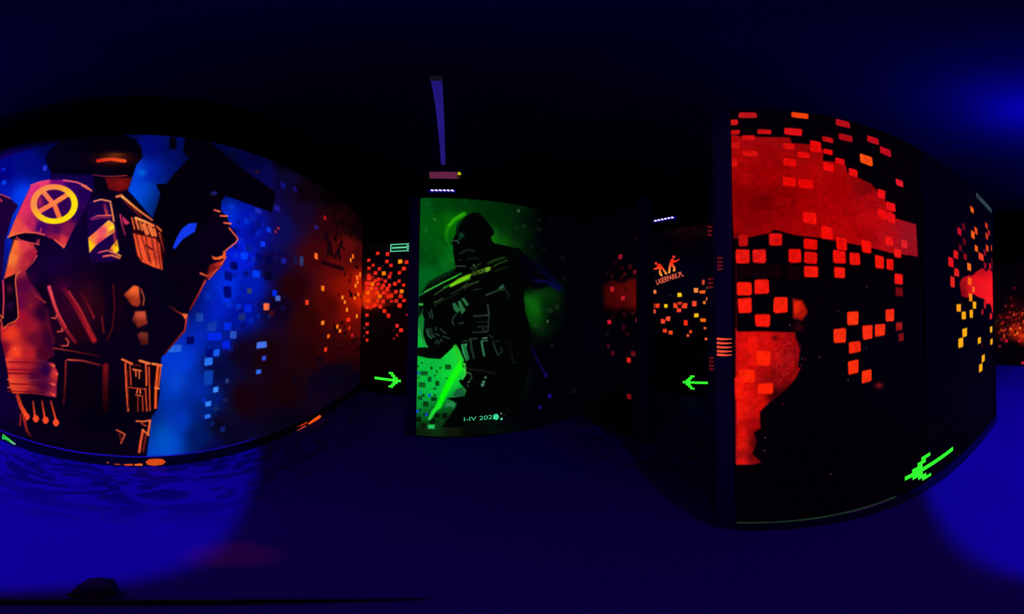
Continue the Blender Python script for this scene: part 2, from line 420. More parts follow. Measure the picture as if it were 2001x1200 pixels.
for a in [(370, 447, 64, 40, (70, 112, 232)), (385, 533, 26, 30, (45, 75, 220)), (350, 622, 32, 28, (50, 105, 235)), (72, 738, 34, 36, (60, 140, 250)), (22, 830, 40, 34, (50, 130, 250)), (18, 912, 36, 26, (40, 110, 235)), (145, 680, 20, 28, (50, 60, 130)),
          (75, 497, 42, 46, (20, 90, 240)), (140, 445, 50, 50, (0, 30, 225)), (25, 555, 52, 50, (40, 115, 245)), (62, 390, 92, 50, (0, 40, 240)), (185, 380, 42, 48, (40, 80, 190)), (148, 325, 44, 50, (0, 40, 235)), (45, 330, 56, 56, (15, 60, 190)), (28, 500, 44, 50, (0, 14, 120)),
          (242, 265, 44, 50, (22, 40, 120)), (280, 210, 46, 50, (0, 35, 220)), (140, 140, 50, 55, (0, 50, 245)), (475, 143, 32, 34, (70, 100, 190)), (455, 110, 30, 40, (0, 40, 225)), (18, 130, 46, 60, (0, 55, 245)), (145, 90, 50, 50, (0, 4, 110)), (290, 95, 30, 34, (50, 60, 110)),
          (135, 805, 30, 26, (22, 28, 70)), (75, 860, 30, 26, (20, 40, 90)), (25, 660, 60, 90, (10, 60, 170)), (435, 240, 34, 34, (60, 10, 20))]:
    sq_left(Nz, *a)
for x, y, w, h, c in [(7, 331, 9, 6, (0, 30, 190)), (8, 357, 9, 8, (0, 60, 235)), (88, 329, 8, 10, (30, 50, 210)), (340, 681, 30, 14, (40, 110, 245)), (372, 665, 15, 15, (0, 6, 110)), (410, 690, 14, 16, (0, 10, 120)), (390, 620, 14, 16, (30, 90, 225)), (445, 575, 15, 15, (0, 8, 120)), (447, 540, 14, 15, (0, 10, 130)), (456, 519, 12, 14, (0, 8, 100))]:
    o = SQ(LEFT, x, y, w, h, c, 1.4); ops.append(o); squares_left.append(o)
# orange pixels toward the corner
OY = (255, 140, 30)
for a in [(768, 78, 20, 34, (250, 120, 25)), (665, 170, 22, 32, (245, 60, 25)), (400, 198, 38, 46, (255, 112, 62)), (897, 138, 14, 26, OY), (912, 168, 12, 22, OY), (926, 218, 14, 26, OY), (990, 260, 12, 26, OY), (935, 282, 26, 26, (250, 45, 10)),
          (768, 303, 20, 28, (255, 130, 40)), (863, 327, 16, 26, (255, 125, 20)), (880, 355, 16, 22, (255, 120, 20)), (941, 337, 10, 24, (250, 55, 10)), (805, 390, 18, 24, (255, 95, 15)), (787, 477, 18, 28, (250, 50, 25)), (960, 385, 12, 22, (230, 30, 40)),
          (993, 10, 14, 22, OY), (995, 40, 10, 20, OY), (982, 62, 10, 20, OY), (997, 118, 20, 22, (255, 90, 15)), (977, 142, 10, 22, OY)]:
    sq_left(Nz, *a, 1.0)
for a in [(932, 945, 28, 50, (255, 105, 35)), (1240, 948, 16, 36, (255, 120, 25)), (1222, 978, 14, 34, (255, 130, 25)), (1300, 1100, 12, 40, (255, 120, 30)), (1277, 1125, 24, 40, (255, 95, 20)), (1262, 1192, 14, 30, OY), (615, 713, 24, 20, (165, 35, 45)), (593, 742, 18, 22, (150, 30, 45)), (1005, 625, 22, 34, (175, 20, 20)), (437, 237, 30, 20, (90, 20, 30))]:
    sq_left(Cz, *a, 1.0)
for _ in range(75):      # dark flecks over the red end of the wall
    x = random.uniform(650, 708); y = random.choice([random.uniform(400, 470), random.uniform(620, 740), random.uniform(400, 740)])
    ops.append(SQ(LEFT, x, y, random.uniform(3, 6), random.uniform(5, 10), (8, 1, 4), 1.2, random.uniform(.4, .85)))
for _ in range(45):
    ops.append(SQ(LEFT, random.gauss(650, 26), random.gauss(740, 22), random.uniform(5, 13), random.uniform(7, 16), (5, 2, 22), 2.0, random.uniform(.3, .7)))
# dark shooters emblem on the red
logo_dark = []
def dark(pts, w):
    ops.append(LI(Cz(*pts), w / 4.285, (20, 2, 12), al=.85))
dark([(1018, 752), (1022, 760)], 30); dark([(1020, 790), (1045, 850), (1030, 930)], 30); dark([(1045, 850), (1065, 940)], 26); dark([(1025, 800), (985, 800)], 16)
dark([(1148, 826), (1144, 834)], 26); dark([(1140, 850), (1115, 900), (1090, 960)], 26); dark([(1120, 895), (1130, 965)], 24); dark([(1140, 860), (1170, 888)], 14)
dark([(990, 1000), (1150, 1050)], 34)
emblem_out = [Cz((975, 735), (1070, 735), (1180, 810), (1180, 985), (1070, 960), (1000, 930))]

# -- the figure
body = [(100, 352), (60, 364), (42, 402), (16, 464), (25, 470), (18, 505), (8, 545), (2, 570), (0, 620), (2, 660), (10, 700), (12, 720), (18, 765), (34, 775), (40, 810), (52, 852), (60, 862), (150, 882), (286, 896), (292, 850), (296, 815), (307, 800),
        (312, 770), (315, 720), (315, 699), (336, 675), (360, 647), (364, 622), (371, 605), (400, 549), (428, 521), (441, 500), (441, 489), (465, 467), (458, 452), (448, 440), (444, 424), (432, 412), (432, 395), (440, 382), (531, 415),
        (538, 383), (535, 373), (456, 329), (462, 322), (440, 316), (420, 285), (380, 270), (362, 276), (358, 296), (370, 310), (340, 340), (325, 360), (306, 360), (307, 367), (314, 375), (308, 400), (298, 427), (262, 385), (250, 372)]
ops.append(PO([(-60, 360), (0, 378), (22, 390), (36, 402), (25, 420), (10, 470), (4, 540), (0, 600), (-60, 640)], (26, 0, 52), 2))
ops.append(LI([(-10, 378), (5, 381), (20, 388)], 2.5, (170, 60, 60))); ops.append(LI([(0, 389), (4, 394)], 3, (190, 50, 80)))
ops.append(PO(body, NAVY, 1.3))
for x, y, rx, ry, c, al in [(130, 470, 60, 60, (16, 0, 52), .9), (100, 520, 50, 30, (24, 0, 60), .7), (150, 400, 40, 40, (20, 0, 60), .6), (330, 430, 50, 80, (2, 0, 14), .9), (420, 340, 80, 60, BLK, 1), (200, 800, 110, 70, (4, 0, 12), .9), (350, 560, 60, 90, (5, 0, 16), .8)]:
    ops.append(BL(x, y, rx, ry, c, al))
ops.append(PO([(362, 262), (395, 262), (460, 322), (535, 373), (538, 383), (531, 415), (440, 382), (400, 440), (345, 480), (318, 470), (302, 430), (314, 380), (306, 362), (325, 360), (370, 310), (358, 296)], BLK, 1.5))
ops.append(PO([(331, 268), (345, 268), (345, 292), (331, 292)], (2, 0, 14), 2))
ops.append(PO(A((1540, 822), (1525, 890), (1430, 950), (1365, 1030), (1350, 1015), (1380, 940), (1420, 870), (1475, 828)), (18, 55, 235), 1.2))
# helmet, visor, neck
helmet = [(90, 305), (100, 291), (117, 277), (150, 266), (200, 260), (240, 263), (265, 274), (276, 287), (279, 307), (267, 322), (262, 337), (257, 350), (250, 372), (212, 374), (182, 372), (176, 350), (100, 352), (100, 337), (91, 318)]
ops.append(PO(helmet, (3, 0, 12), 1.6))
ops.append(PO([(100, 340), (182, 342), (184, 374), (150, 360), (100, 352)], (18, 0, 70), 3))
ops.append(BL(222, 312, 38, 11, (85, 16, 8), .9)); ops.append(BL(226, 303, 20, 5, (120, 50, 15), .8))
ops.append(LI(A((765, 338), (860, 325), (975, 340)), 6.5, (215, 35, 22), (250, 80, 30), soft=1.5))
ops.append(LI(A((800, 320), (900, 312), (960, 325)), 2, (150, 70, 30), al=.8))
ops.append(PO(A((820, 470), (1030, 470), (1000, 560), (930, 580), (850, 560)), (105, 10, 14), 3)); ops.append(BL(236, 360, 12, 9, (150, 22, 22), .8))
for k in range(4): ops.append(LI(A((870, 495 + 18 * k), (940, 488 + 18 * k), (985, 495 + 18 * k)), 1.3, (70, 3, 10), al=.7))
ops.append(LI(A((728, 446), (800, 458), (900, 460), (990, 452)), 2, (110, 20, 60), (170, 50, 40)))
# upper arm and sleeve
sleeve = [(28, 468), (45, 470), (65, 478), (74, 492), (62, 512), (50, 530), (58, 550), (82, 580), (95, 610), (103, 650), (106, 695), (90, 705), (12, 704), (2, 665), (0, 620), (4, 560), (14, 520), (18, 500)]
ops.append(('field', [(30, 480, (245, 110, 45)), (22, 505, (250, 120, 50)), (12, 535, (235, 80, 45)), (45, 480, (225, 60, 70)), (60, 500, (170, 25, 60)), (50, 515, (190, 40, 55)), (40, 560, (90, 5, 55)), (60, 590, (110, 12, 45)), (85, 610, (40, 0, 40)), (60, 640, (150, 18, 40)), (95, 660, (60, 2, 40)),
                      (20, 650, (235, 55, 32)), (8, 640, (200, 30, 40)), (30, 690, (245, 60, 35)), (40, 620, (160, 14, 45)), (55, 690, (180, 28, 38)), (85, 690, (75, 5, 35)), (5, 680, (120, 10, 40)), (35, 590, (100, 5, 60)), (70, 660, (100, 8, 40)), (14, 600, (60, 0, 50))], 3.5, sleeve, 2.5))
ops.append(BL(30, 682, 3, 2.5, (255, 120, 70), .7)); ops.append(BL(60, 598, 4, 5, (150, 35, 40), .7))
ops.append(LI(B((205, 0), (185, 35), (145, 80)), 3.5, (220, 60, 70), (180, 40, 50), 1.5))
ops.append(LI(B((165, 185), (205, 225), (255, 262)), 2.2, (100, 20, 60), (200, 60, 45)))
ops.append(LI(B((262, 300), (270, 380), (300, 480)), 7, (60, 8, 40), (150, 20, 40), soft=3, al=.8))
# radio strapped to the arm
radio = B((0, 150), (22, 130), (90, 100), (88, 150), (102, 290), (102, 350), (62, 384), (20, 400), (0, 380))
ops.append(PO(radio, (10, 0, 20), 1.4))
ops.append(BL(19, 565, 7, 9, (80, 14, 50), .8)); ops.append(BL(20, 598, 8, 9, (48, 6, 60), .8))
ops.append(LI(B((112, 88), (90, 105), (86, 140), (100, 280), (103, 345), (85, 365), (45, 382), (20, 408)), 2.2, (240, 105, 60), (230, 90, 50)))
ops.append(LI(B((18, 140), (22, 240), (18, 330), (5, 360), (20, 405)), 4, (190, 40, 90), (220, 70, 50), 2)); ops.append(LI(B((0, 330), (20, 345)), 2, OR))
# shoulder pad and badge
pad = [(95, 352), (125, 351), (160, 360), (180, 374), (175, 390), (160, 420), (140, 455), (126, 485), (110, 470), (95, 465), (85, 459), (70, 453), (47, 454), (16, 464), (27, 435), (42, 402), (60, 364), (75, 356)]
ops.append(('field', [(62, 370, (225, 45, 125)), (45, 405, (228, 45, 95)), (30, 440, (235, 75, 62)), (20, 462, (245, 100, 55)), (60, 440, (190, 30, 90)), (85, 355, (235, 55, 110)), (110, 352, (120, 5, 110)), (100, 395, (60, 0, 95)), (140, 370, (44, 0, 90)), (165, 378, (32, 0, 80)), (155, 420, (36, 0, 75)),
                      (80, 445, (66, 0, 95)), (110, 450, (80, 5, 80)), (124, 470, (215, 48, 60)), (134, 455, (130, 18, 70)), (126, 484, (245, 90, 60)), (108, 466, (150, 20, 60)), (50, 450, (235, 70, 75))], 3.5, pad, 1.3))
ops.append(('poly', [(106 + 40 * math.cos(t * .2618), 399 + 33 * math.sin(t * .2618)) for t in range(24)], (46, 0, 78), 2, .9))
ops.append(BL(78, 395, 8, 14, (170, 30, 90), .9))
ops.append(LI(A((335, 575), (430, 690), (465, 780)), 9.5, (250, 120, 80), (252, 110, 55))); ops.append(LI(A((540, 595), (420, 670), (288, 745)), 9.5, (253, 140, 60), (252, 105, 75)))
ops.append(('ring', 106, 399, 40, 33.5, 11.5, (255, 222, 8), (250, 140, 70), 1.0))
ops.append(LI(A((498, 490), (600, 505), (670, 535), (715, 572)), 3, (245, 80, 120), (250, 130, 70))); ops.append(LI(A((640, 530), (690, 560)), 2.4, (240, 110, 80)))
ops.append(LI(A((240, 530), (310, 503), (385, 490)), 2.5, (240, 70, 110)))
ops.append(LI(A((65, 933), (120, 912), (195, 895), (280, 900), (348, 916)), 3.2, (248, 115, 60), (235, 70, 70))); ops.append(LI(A((130, 935), (160, 960), (235, 978), (305, 992)), 2.6, (225, 60, 70)))
ops.append(LI(A((325, 868), (310, 905)), 3, (200, 50, 80))); ops.append(LI(A((296, 955), (288, 985)), 2, (200, 50, 70))); ops.append(LI(A((310, 955), (300, 990)), 2, (190, 50, 70)))
ops.append(LI(A((430, 955), (500, 1015)), 3, (245, 90, 70)))
# front pouch with hazard stripes
pouch = A((690, 660), (740, 640), (865, 650), (890, 760), (930, 960), (940, 1110), (870, 1130), (720, 1130), (690, 1050), (680, 800))
ops.append(PO(pouch, (26, 0, 66), 2.5))
ops.append(LI(A((735, 655), (790, 640), (862, 655), (878, 740), (890, 810)), 3, (240, 130, 110), (250, 140, 60))); ops.append(LI(A((818, 680), (835, 752)), 6, (110, 15, 80), (190, 60, 60), soft=2))
ops.append(LI(A((712, 792), (760, 768), (865, 765)), 3.2, (130, 25, 110), (250, 110, 80))); ops.append(LI(A((720, 800), (790, 782), (862, 785)), 1.6, (170, 40, 90)))
ops.append(('field', [(174, 480, (255, 222, 0)), (185, 465, (250, 120, 70)), (200, 450, (235, 75, 105)), (212, 436, (252, 170, 60)), (221, 447, (255, 225, 30)), (195, 470, (225, 60, 90)), (176, 492, (255, 190, 30))], 3, A((690, 940), (850, 800), (890, 830), (900, 890), (760, 990), (700, 1058)), 1.2))
ops.append(('field', [(214, 485, (250, 110, 50)), (229, 480, (255, 225, 0)), (230, 492, (255, 215, 20))], 3, A((858, 1025), (915, 955), (930, 1040), (905, 1065)), 1.2))
ops.append(LI(A((770, 1055), (840, 1038), (900, 1060), (942, 1082)), 3.2, (200, 60, 100), (255, 160, 60))); ops.append(LI(A((808, 1085), (870, 1075), (935, 1098)), 3.4, (240, 90, 80), (255, 130, 60))); ops.append(LI(A((860, 900), (890, 880), (905, 1000)), 4, (200, 55, 60), soft=2, al=.8))
# collar strap and chest magazine pouch
ops.append(LI(A((912, 618), (950, 608)), 5, (235, 110, 60), soft=1.6)); ops.append(LI(A((955, 618), (1020, 672), (1090, 730), (1190, 802)), 5, (252, 170, 85), (240, 100, 50), 3)); ops.append(LI(A((970, 650), (1100, 770)), 3.5, (110, 20, 20), soft=2))
mag = A((1022, 775), (1060, 772), (1190, 830), (1262, 880), (1275, 920), (1285, 1040), (1272, 1198), (1200, 1172), (1110, 1132), (1072, 1078), (1040, 920))
ops.append(PO(mag, (40, 2, 10), 1.3))
ops.append(('field', [(262, 455, (235, 75, 40)), (275, 490, (245, 85, 45)), (300, 480, (225, 70, 40)), (300, 520, (250, 90, 40)), (285, 515, (240, 75, 35)), (312, 500, (200, 55, 35))], 3, A((1040, 905), (1215, 945), (1250, 990), (1272, 1190), (1200, 1168), (1110, 1128), (1075, 1075)), 1.3))
for p in [((1105, 920), (1165, 1120)), ((1140, 930), (1150, 1010), (1180, 1140)), ((1185, 940), (1225, 1160)), ((1225, 960), (1255, 1180)), ((1060, 900), (1110, 1110))]: ops.append(LI(A(*p), 2.2, (70, 8, 12), al=.85))
ops.append(LI(A((1140, 1000), (1190, 1030)), 3, (60, 6, 12)))
ops.append(LI(A((1030, 785), (1052, 870)), 2.6, OR)); ops.append(LI(A((1060, 785), (1130, 812), (1200, 845)), 5, (252, 170, 90), (240, 110, 60)))
for p, w in [(((1062, 800), (1085, 870)), 4), (((1095, 815), (1112, 880)), 3), (((1125, 840), (1150, 905)), 8), (((1170, 850), (1195, 915)), 8), (((1205, 870), (1220, 925)), 4)]: ops.append(LI(A(*p), w, (238, 110, 55)))
ops.append(LI(A((1225, 850), (1260, 885)), 3, OR)); ops.append(LI(A((1245, 900), (1282, 1040)), 3, (190, 60, 40), (90, 20, 20)))
ops.append(LI(A((940, 760), (952, 830), (978, 915)), 2.6, (220, 60, 110), (150, 30, 70))); ops.append(PO(A((955, 770), (980, 790), (1015, 825), (985, 840), (965, 820)), (200, 45, 95), 1.5))
# fist round the rifle grip
for p in [((1675, 722), (1715, 735)), ((1722, 768), (1775, 770)), ((1750, 822), (1802, 830))]: ops.append(LI(A(*p), 3.6, (225, 75, 60), (240, 110, 70)))
ops.append(LI(A((1790, 862), (1835, 918), (1858, 945), (1845, 975), (1760, 1040)), 2.8, (230, 90, 60), (235, 95, 50)))
ops.append(BL(418, 378, 6, 4, (40, 40, 150), .9))
ops.append(PO(A((1650, 1080), (1690, 1092), (1740, 1075), (1745, 1040), (1765, 1050), (1762, 1085), (1720, 1110), (1680, 1112)), (240, 90, 40), 1.3))
ops.append(('field', [(430, 512, (190, 45, 35)), (415, 530, (110, 20, 20)), (400, 545, (60, 5, 10))], 3, A((1640, 1150), (1740, 1115), (1765, 1095), (1740, 1150), (1660, 1240), (1590, 1290)), 2.5))
ops.append(LI(B((1262, 5), (1225, 60), (1165, 130)), 2.2, (235, 90, 45), (235, 85, 45))); ops.append(LI(B((1190, 15), (1255, 10)), 3, (240, 95, 45)))
ops.append(LI(B((1120, 98), (1160, 115), (1190, 85), (1230, 55)), 4, (225, 85, 50), (120, 25, 25), 2)); ops.append(LI(B((1145, 140), (1110, 210), (1060, 300)), 3.4, (210, 60, 40), (110, 15, 15)))
ops.append(LI(B((945, 280), (990, 312), (1042, 340)), 2.5, (50, 8, 14), (190, 60, 35))); ops.append(PO(B((1015, 322), (1048, 325), (1042, 365), (1030, 350)), (250, 105, 45), 1.2))
ops.append(LI(B((1040, 350), (1032, 415), (980, 475), (920, 545)), 3.6, (190, 50, 35), (60, 6, 10)))
# jacket folds and lacing
for x, y, rx, ry, c, al in [(132, 605, 36, 58, (52, 2, 34), .85), (172, 590, 22, 52, (66, 6, 22), .7), (196, 600, 10, 40, (44, 3, 14), .7), (120, 560, 22, 16, (70, 4, 50), .6), (150, 655, 34, 22, (40, 2, 12), .7), (60, 545, 18, 20, (60, 0, 60), .5), (235, 590, 14, 60, (22, 0, 16), .8), (100, 665, 12, 24, (46, 0, 40), .7), (160, 740, 30, 50, (12, 0, 8), .6)]: ops.append(BL(x, y, rx, ry, c, al))
ops.append(LI(B((275, 175), (300, 260), (345, 380), (420, 480)), 7, (235, 65, 95), (110, 12, 25), 7, soft=2)); ops.append(LI(B((285, 200), (310, 290), (370, 400)), 2.6, (250, 80, 80), (220, 50, 50)))
for h in [[(318, 330), (312, 350), (290, 346)], [(345, 405), (352, 420), (322, 424)], [(368, 460), (384, 480), (378, 502), (348, 502)]]: ops.append(LI(B(*h), 2.4, (230, 75, 60)))
ops.append(LI(B((360, 185), (440, 310), (525, 470)), 9, (90, 6, 40), (165, 24, 34), 11, soft=3)); ops.append(LI(B((385, 200), (450, 300), (500, 400)), 3, (205, 45, 55), (170, 30, 35), soft=2))
ops.append(LI(B((450, 205), (490, 270), (525, 345)), 5, (60, 4, 24), (125, 18, 28), soft=2)); ops.append(LI(B((632, 160), (640, 280), (628, 400), (598, 475)), 3, (85, 14, 18), (70, 8, 14), soft=1.5)); ops.append(LI(B((568, 335), (580, 430)), 3, (110, 18, 24), soft=1.5))
ops.append(LI(B((330, 490), (345, 515)), 4, (60, 5, 20)))
# abdomen plates
for pts, c0, c1 in [(B((692, 215), (725, 185), (745, 165), (775, 172), (785, 265), (770, 285), (735, 275)), (245, 100, 45), (170, 48, 25)), (B((738, 360), (755, 310), (812, 308), (824, 380), (770, 402)), (200, 75, 50), (130, 35, 25)), (B((765, 440), (785, 425), (825, 428), (830, 490), (790, 500)), (120, 45, 35), (80, 20, 16))]:
    x0, y0, x1, y1 = bounds(pts); ops.append(('field', [((x0 + x1) / 2 + 3, y0 + 5, c0), (x0, y1, (30, 2, 8)), ((x0 + x1) / 2, y1, c1), (x1, y1, c1)], 2.5, pts, 2.5))
ops.append(LI(B((788, 185), (805, 235), (800, 275)), 2.2, (190, 80, 35)))
# belt and pocket
ops.append(LI(B((300, 515), (420, 535), (560, 560)), 2.6, (165, 40, 38), (40, 4, 10))); ops.append(LI(B((380, 580), (460, 585), (560, 610)), 3.5, (215, 70, 60), (90, 16, 20)))
ops.append(LI(B((368, 585), (365, 700), (356, 830)), 3.4, (150, 30, 34), (60, 8, 14), soft=1.5)); ops.append(LI(B((590, 615), (588, 720), (590, 860)), 11, (115, 14, 16), (20, 0, 6), soft=3))
# thigh holster
holster = B((680, 575), (760, 585), (832, 600), (900, 608), (885, 740), (880, 850), (830, 868), (720, 868), (700, 740))
ops.append(PO(holster, (10, 0, 10), 1.5))
for p, w, c in [([(682, 578), (738, 603)], 4, OR), ([(700, 600), (705, 730), (716, 865)], 3.2, (235, 85, 40)), ([(725, 602), (732, 720)], 2.2, (220, 75, 38)), ([(780, 585), (835, 602)], 4.5, (250, 120, 55)), ([(815, 605), (818, 722)], 3.2, (240, 90, 45)), ([(832, 620), (838, 862)], 2.6, (215, 70, 36)), ([(852, 602), (900, 612)], 4.5, (250, 120, 60)),
                ([(882, 612), (870, 740), (868, 848)], 5, (240, 85, 35)), ([(898, 620), (884, 740)], 2.4, (240, 100, 50)), ([(702, 732), (808, 744)], 2, (200, 66, 36)), ([(742, 633), (788, 642)], 3, OR), ([(757, 640), (760, 672)], 2.4, OR), ([(777, 642), (778, 684)], 2.4, OR), ([(768, 745), (764, 765)], 2.6, OR), ([(782, 748), (784, 768)], 2.6, OR),
                ([(760, 776), (784, 782)], 2.6, (225, 80, 45)), ([(770, 790), (770, 868)], 2.2, (150, 44, 26)), ([(795, 780), (798, 866)], 2.4, (190, 60, 34)), ([(812, 740), (820, 866)], 2.6, (215, 70, 38)), ([(866, 738), (886, 742)], 3.4, (255, 130, 70)), ([(712, 640), (716, 850)], 2, (120, 30, 20)), ([(752, 610), (782, 612)], 5, (70, 14, 10))]:
    ops.append(LI(B(*p), w, c))
for p, w, c in [([(762, 922), (800, 925), (838, 918)], 3.4, (235, 100, 50)), ([(838, 920), (826, 1000)], 4, (245, 105, 50)), ([(790, 935), (815, 950)], 2.4, (200, 70, 40)), ([(798, 975), (785, 1040), (778, 1095)], 5, (225, 80, 40)), ([(815, 1000), (800, 1090)], 4, (110, 26, 20)), ([(652, 972), (698, 996), (676, 1045)], 3, (215, 80, 48)), ([(668, 995), (676, 1030)], 4, (90, 16, 16)), ([(795, 970), (830, 1000)], 3, (245, 110, 60))]:
    ops.append(LI(B(*p), w, c, soft=1.3))
# wrapped cuff and fingers
cuff = B((30, 572), (100, 568), (200, 575), (300, 596), (325, 655), (318, 720), (316, 792), (200, 772), (70, 768), (52, 720), (44, 650))
ops.append(('field', [(14, 705, (235, 65, 45)), (30, 715, (205, 35, 38)), (50, 715, (170, 22, 36)), (24, 750, (240, 70, 36)), (45, 755, (215, 45, 36)), (70, 735, (75, 5, 48)), (90, 725, (34, 0, 60)), (85, 755, (70, 5, 50)), (105, 770, (150, 26, 60)), (60, 768, (130, 20, 30)), (30, 765, (235, 66, 32)), (108, 730, (200, 44, 45))], 3.2, cuff, 1.5))
for y0, w, c in [(592, 2.2, (110, 8, 26)), (612, 3, (240, 62, 48)), (634, 2.4, (120, 10, 34)), (655, 2.2, (70, 4, 24)), (690, 3.4, (245, 84, 48)), (714, 2.2, (110, 10, 30)), (735, 3, (240, 80, 45)), (756, 2, (130, 14, 26))]:
    ops.append(LI(B((46, y0), (120, y0 + 2), (200, y0 + 4), (250, y0 + 10)), w, c, (60, 4, 45), 1.2, soft=1.3))
for x, y in [(302, 610), (318, 655), (302, 715), (302, 772)]: ops.append(LI(B((x - 18, y - 4), (x, y + 4)), 5, (190, 45, 55), (245, 90, 60), soft=1.3))
for p, w0, w1 in [([(98, 780), (118, 840), (146, 890)], 7, 9), ([(185, 812), (195, 895)], 3, 4), ([(235, 812), (250, 900)], 3, 4), ([(285, 812), (300, 870), (315, 922)], 3.4, 4)]: ops.append(LI(B(*p), w0, (170, 40, 26), (245, 75, 35), w1, soft=1.3))
for x, y in [(148, 895), (200, 906), (254, 914), (312, 928)]: ops.append(PO(B((x - 18, y + 2), (x - 6, y - 20), (x + 14, y - 12), (x + 20, y + 6), (x + 8, y + 24), (x - 8, y + 22)), (250, 72, 36), 1.4))
ops.append(LI(B((118, 880), (112, 945)), 4, (130, 24, 30), soft=2)); ops.append(LI(B((135, 905), (150, 975), (170, 1004)), 6, (170, 34, 30), (110, 18, 30), 3, soft=2))

left_u = np.concatenate([np.arange(-1.95, 1.1, 0.006), np.arange(1.1, 3.074, 0.011), [3.074]])
left_z = np.concatenate([np.arange(0.1365, 3.125, 0.006), [3.125]])
root = thing('soldier_mural', 'huge fluorescent wall mural of an orange-lit soldier on a blue pixel ground', 'mural', (-1.385, 0.3, 0.131))
fist = [(418, 398), (440, 398), (452, 440), (468, 466), (442, 492), (425, 500), (405, 490), (400, 440)]
rifle = [(358, 262), (395, 262), (440, 300), (460, 322), (535, 373), (540, 383), (532, 416), (440, 383), (432, 396), (418, 398), (395, 450), (345, 470), (318, 455), (306, 362), (325, 358), (370, 310), (358, 296)]
badge = [(106 + 46 * math.cos(t * .2618), 399 + 39.5 * math.sin(t * .2618)) for t in range(24)]
fingers = B((90, 775), (200, 780), (320, 795), (340, 950), (180, 1010), (140, 1000), (105, 900))
plates = B((690, 160), (810, 160), (835, 505), (740, 505), (725, 290))
make_mural(LEFT, left_u, left_z, ops, root, [
    ('shooters_emblem', None, emblem_out, 'faint dark emblem of two shooters'),
    ('painted_soldier', None, [body], None),
    ('helmet', 'painted_soldier', [helmet], None),
    ('rifle', 'painted_soldier', [rifle], 'black raised rifle'),
    ('sleeve', 'painted_soldier', [sleeve], 'orange and purple sleeve'),
    ('arm_radio', 'painted_soldier', [radio], None),
    ('shoulder_pad', 'painted_soldier', [pad], 'pink and purple shoulder pad'),
    ('shoulder_badge', 'painted_soldier', [badge], 'yellow ring with an orange cross'),
    ('striped_pouch', 'painted_soldier', [pouch], None),
    ('magazine_pouch', 'painted_soldier', [mag], None),
    ('abdomen_plate', 'painted_soldier', [plates], None),
    ('raised_fist', 'painted_soldier', [fist], None),
    ('cuff', 'painted_soldier', [cuff], None),
    ('hand', 'painted_soldier', [fingers], None),
    ('holster', 'painted_soldier', [holster], None),
], rest='blue_backdrop', squares=squares_left)

# ------------------------------------------------------------------ middle wall: the green rifleman
D = Z(780, 370, 4.8); E = Z(780, 600, 4.286)
ops = []
ops.append(('field', [
    (826, 395, (0, 78, 20)), (860, 395, (0, 60, 12)), (900, 392, (0, 52, 8)), (950, 395, (0, 42, 8)), (1000, 402, (0, 34, 8)), (1020, 412, (2, 24, 8)), (1035, 430, (1, 10, 4)), (840, 450, (0, 80, 14)), (865, 440, (0, 72, 8)), (826, 500, (0, 66, 14)), (850, 500, (0, 70, 10)), (875, 440, (8, 110, 4)),
    (880, 480, (0, 96, 16)), (872, 510, (0, 98, 22)), (835, 540, (0, 98, 30)), (870, 540, (0, 100, 28)), (820, 560, (0, 88, 30)), (885, 520, (14, 118, 18)), (985, 450, (0, 36, 6)), (1010, 460, (2, 26, 6)), (965, 470, (18, 110, 16)), (985, 472, (14, 80, 12)), (1010, 478, (6, 50, 10)), (1030, 480, (0, 8, 4)), (970, 420, (0, 38, 6)),
    (815, 700, (8, 190, 58)), (850, 705, (8, 180, 58)), (880, 690, (16, 205, 60)), (895, 685, (28, 215, 56)), (880, 730, (14, 215, 55)), (830, 740, (8, 185, 64)), (850, 760, (6, 190, 62)), (815, 790, (4, 150, 58)), (820, 770, (6, 170, 62)), (835, 810, (4, 110, 40)), (812, 815, (2, 70, 20)), (850, 820, (6, 60, 16)),
    (830, 838, (14, 30, 10)), (880, 840, (16, 20, 8)), (815, 846, (10, 20, 6)), (920, 845, (4, 6, 4)), (1000, 640, (1, 1, 4)), (1030, 590, (10, 105, 12)), (1045, 605, (16, 115, 12)), (1040, 620, (4, 60, 10)), (1065, 600, (2, 26, 6)), (1028, 560, (0, 2, 3)), (1080, 620, (1, 5, 4)), (1015, 600, (0, 2, 2)), (1030, 660, (1, 3, 5)),
    (1100, 450, (2, 2, 8)), (1150, 600, (2, 2, 8)), (1080, 800, (2, 2, 10)), (1000, 800, (2, 2, 6)), (1060, 700, (3, 3, 14)), (950, 780, (1, 2, 4)), (1080, 520, (2, 2, 10))], 4, None, 1))
ops.append(PO([(1085, 330), (1048, 400), (1046, 470), (1060, 540), (1100, 560), (1095, 640), (1040, 680), (1020, 900), (1300, 900), (1300, 330)], (1, 1, 6), 16))
ops.append(PO([(800, 300), (1300, 300), (1300, 408), (1040, 408), (1020, 400), (960, 392), (800, 382)], (0, 3, 2), 3))
sq_mid = []
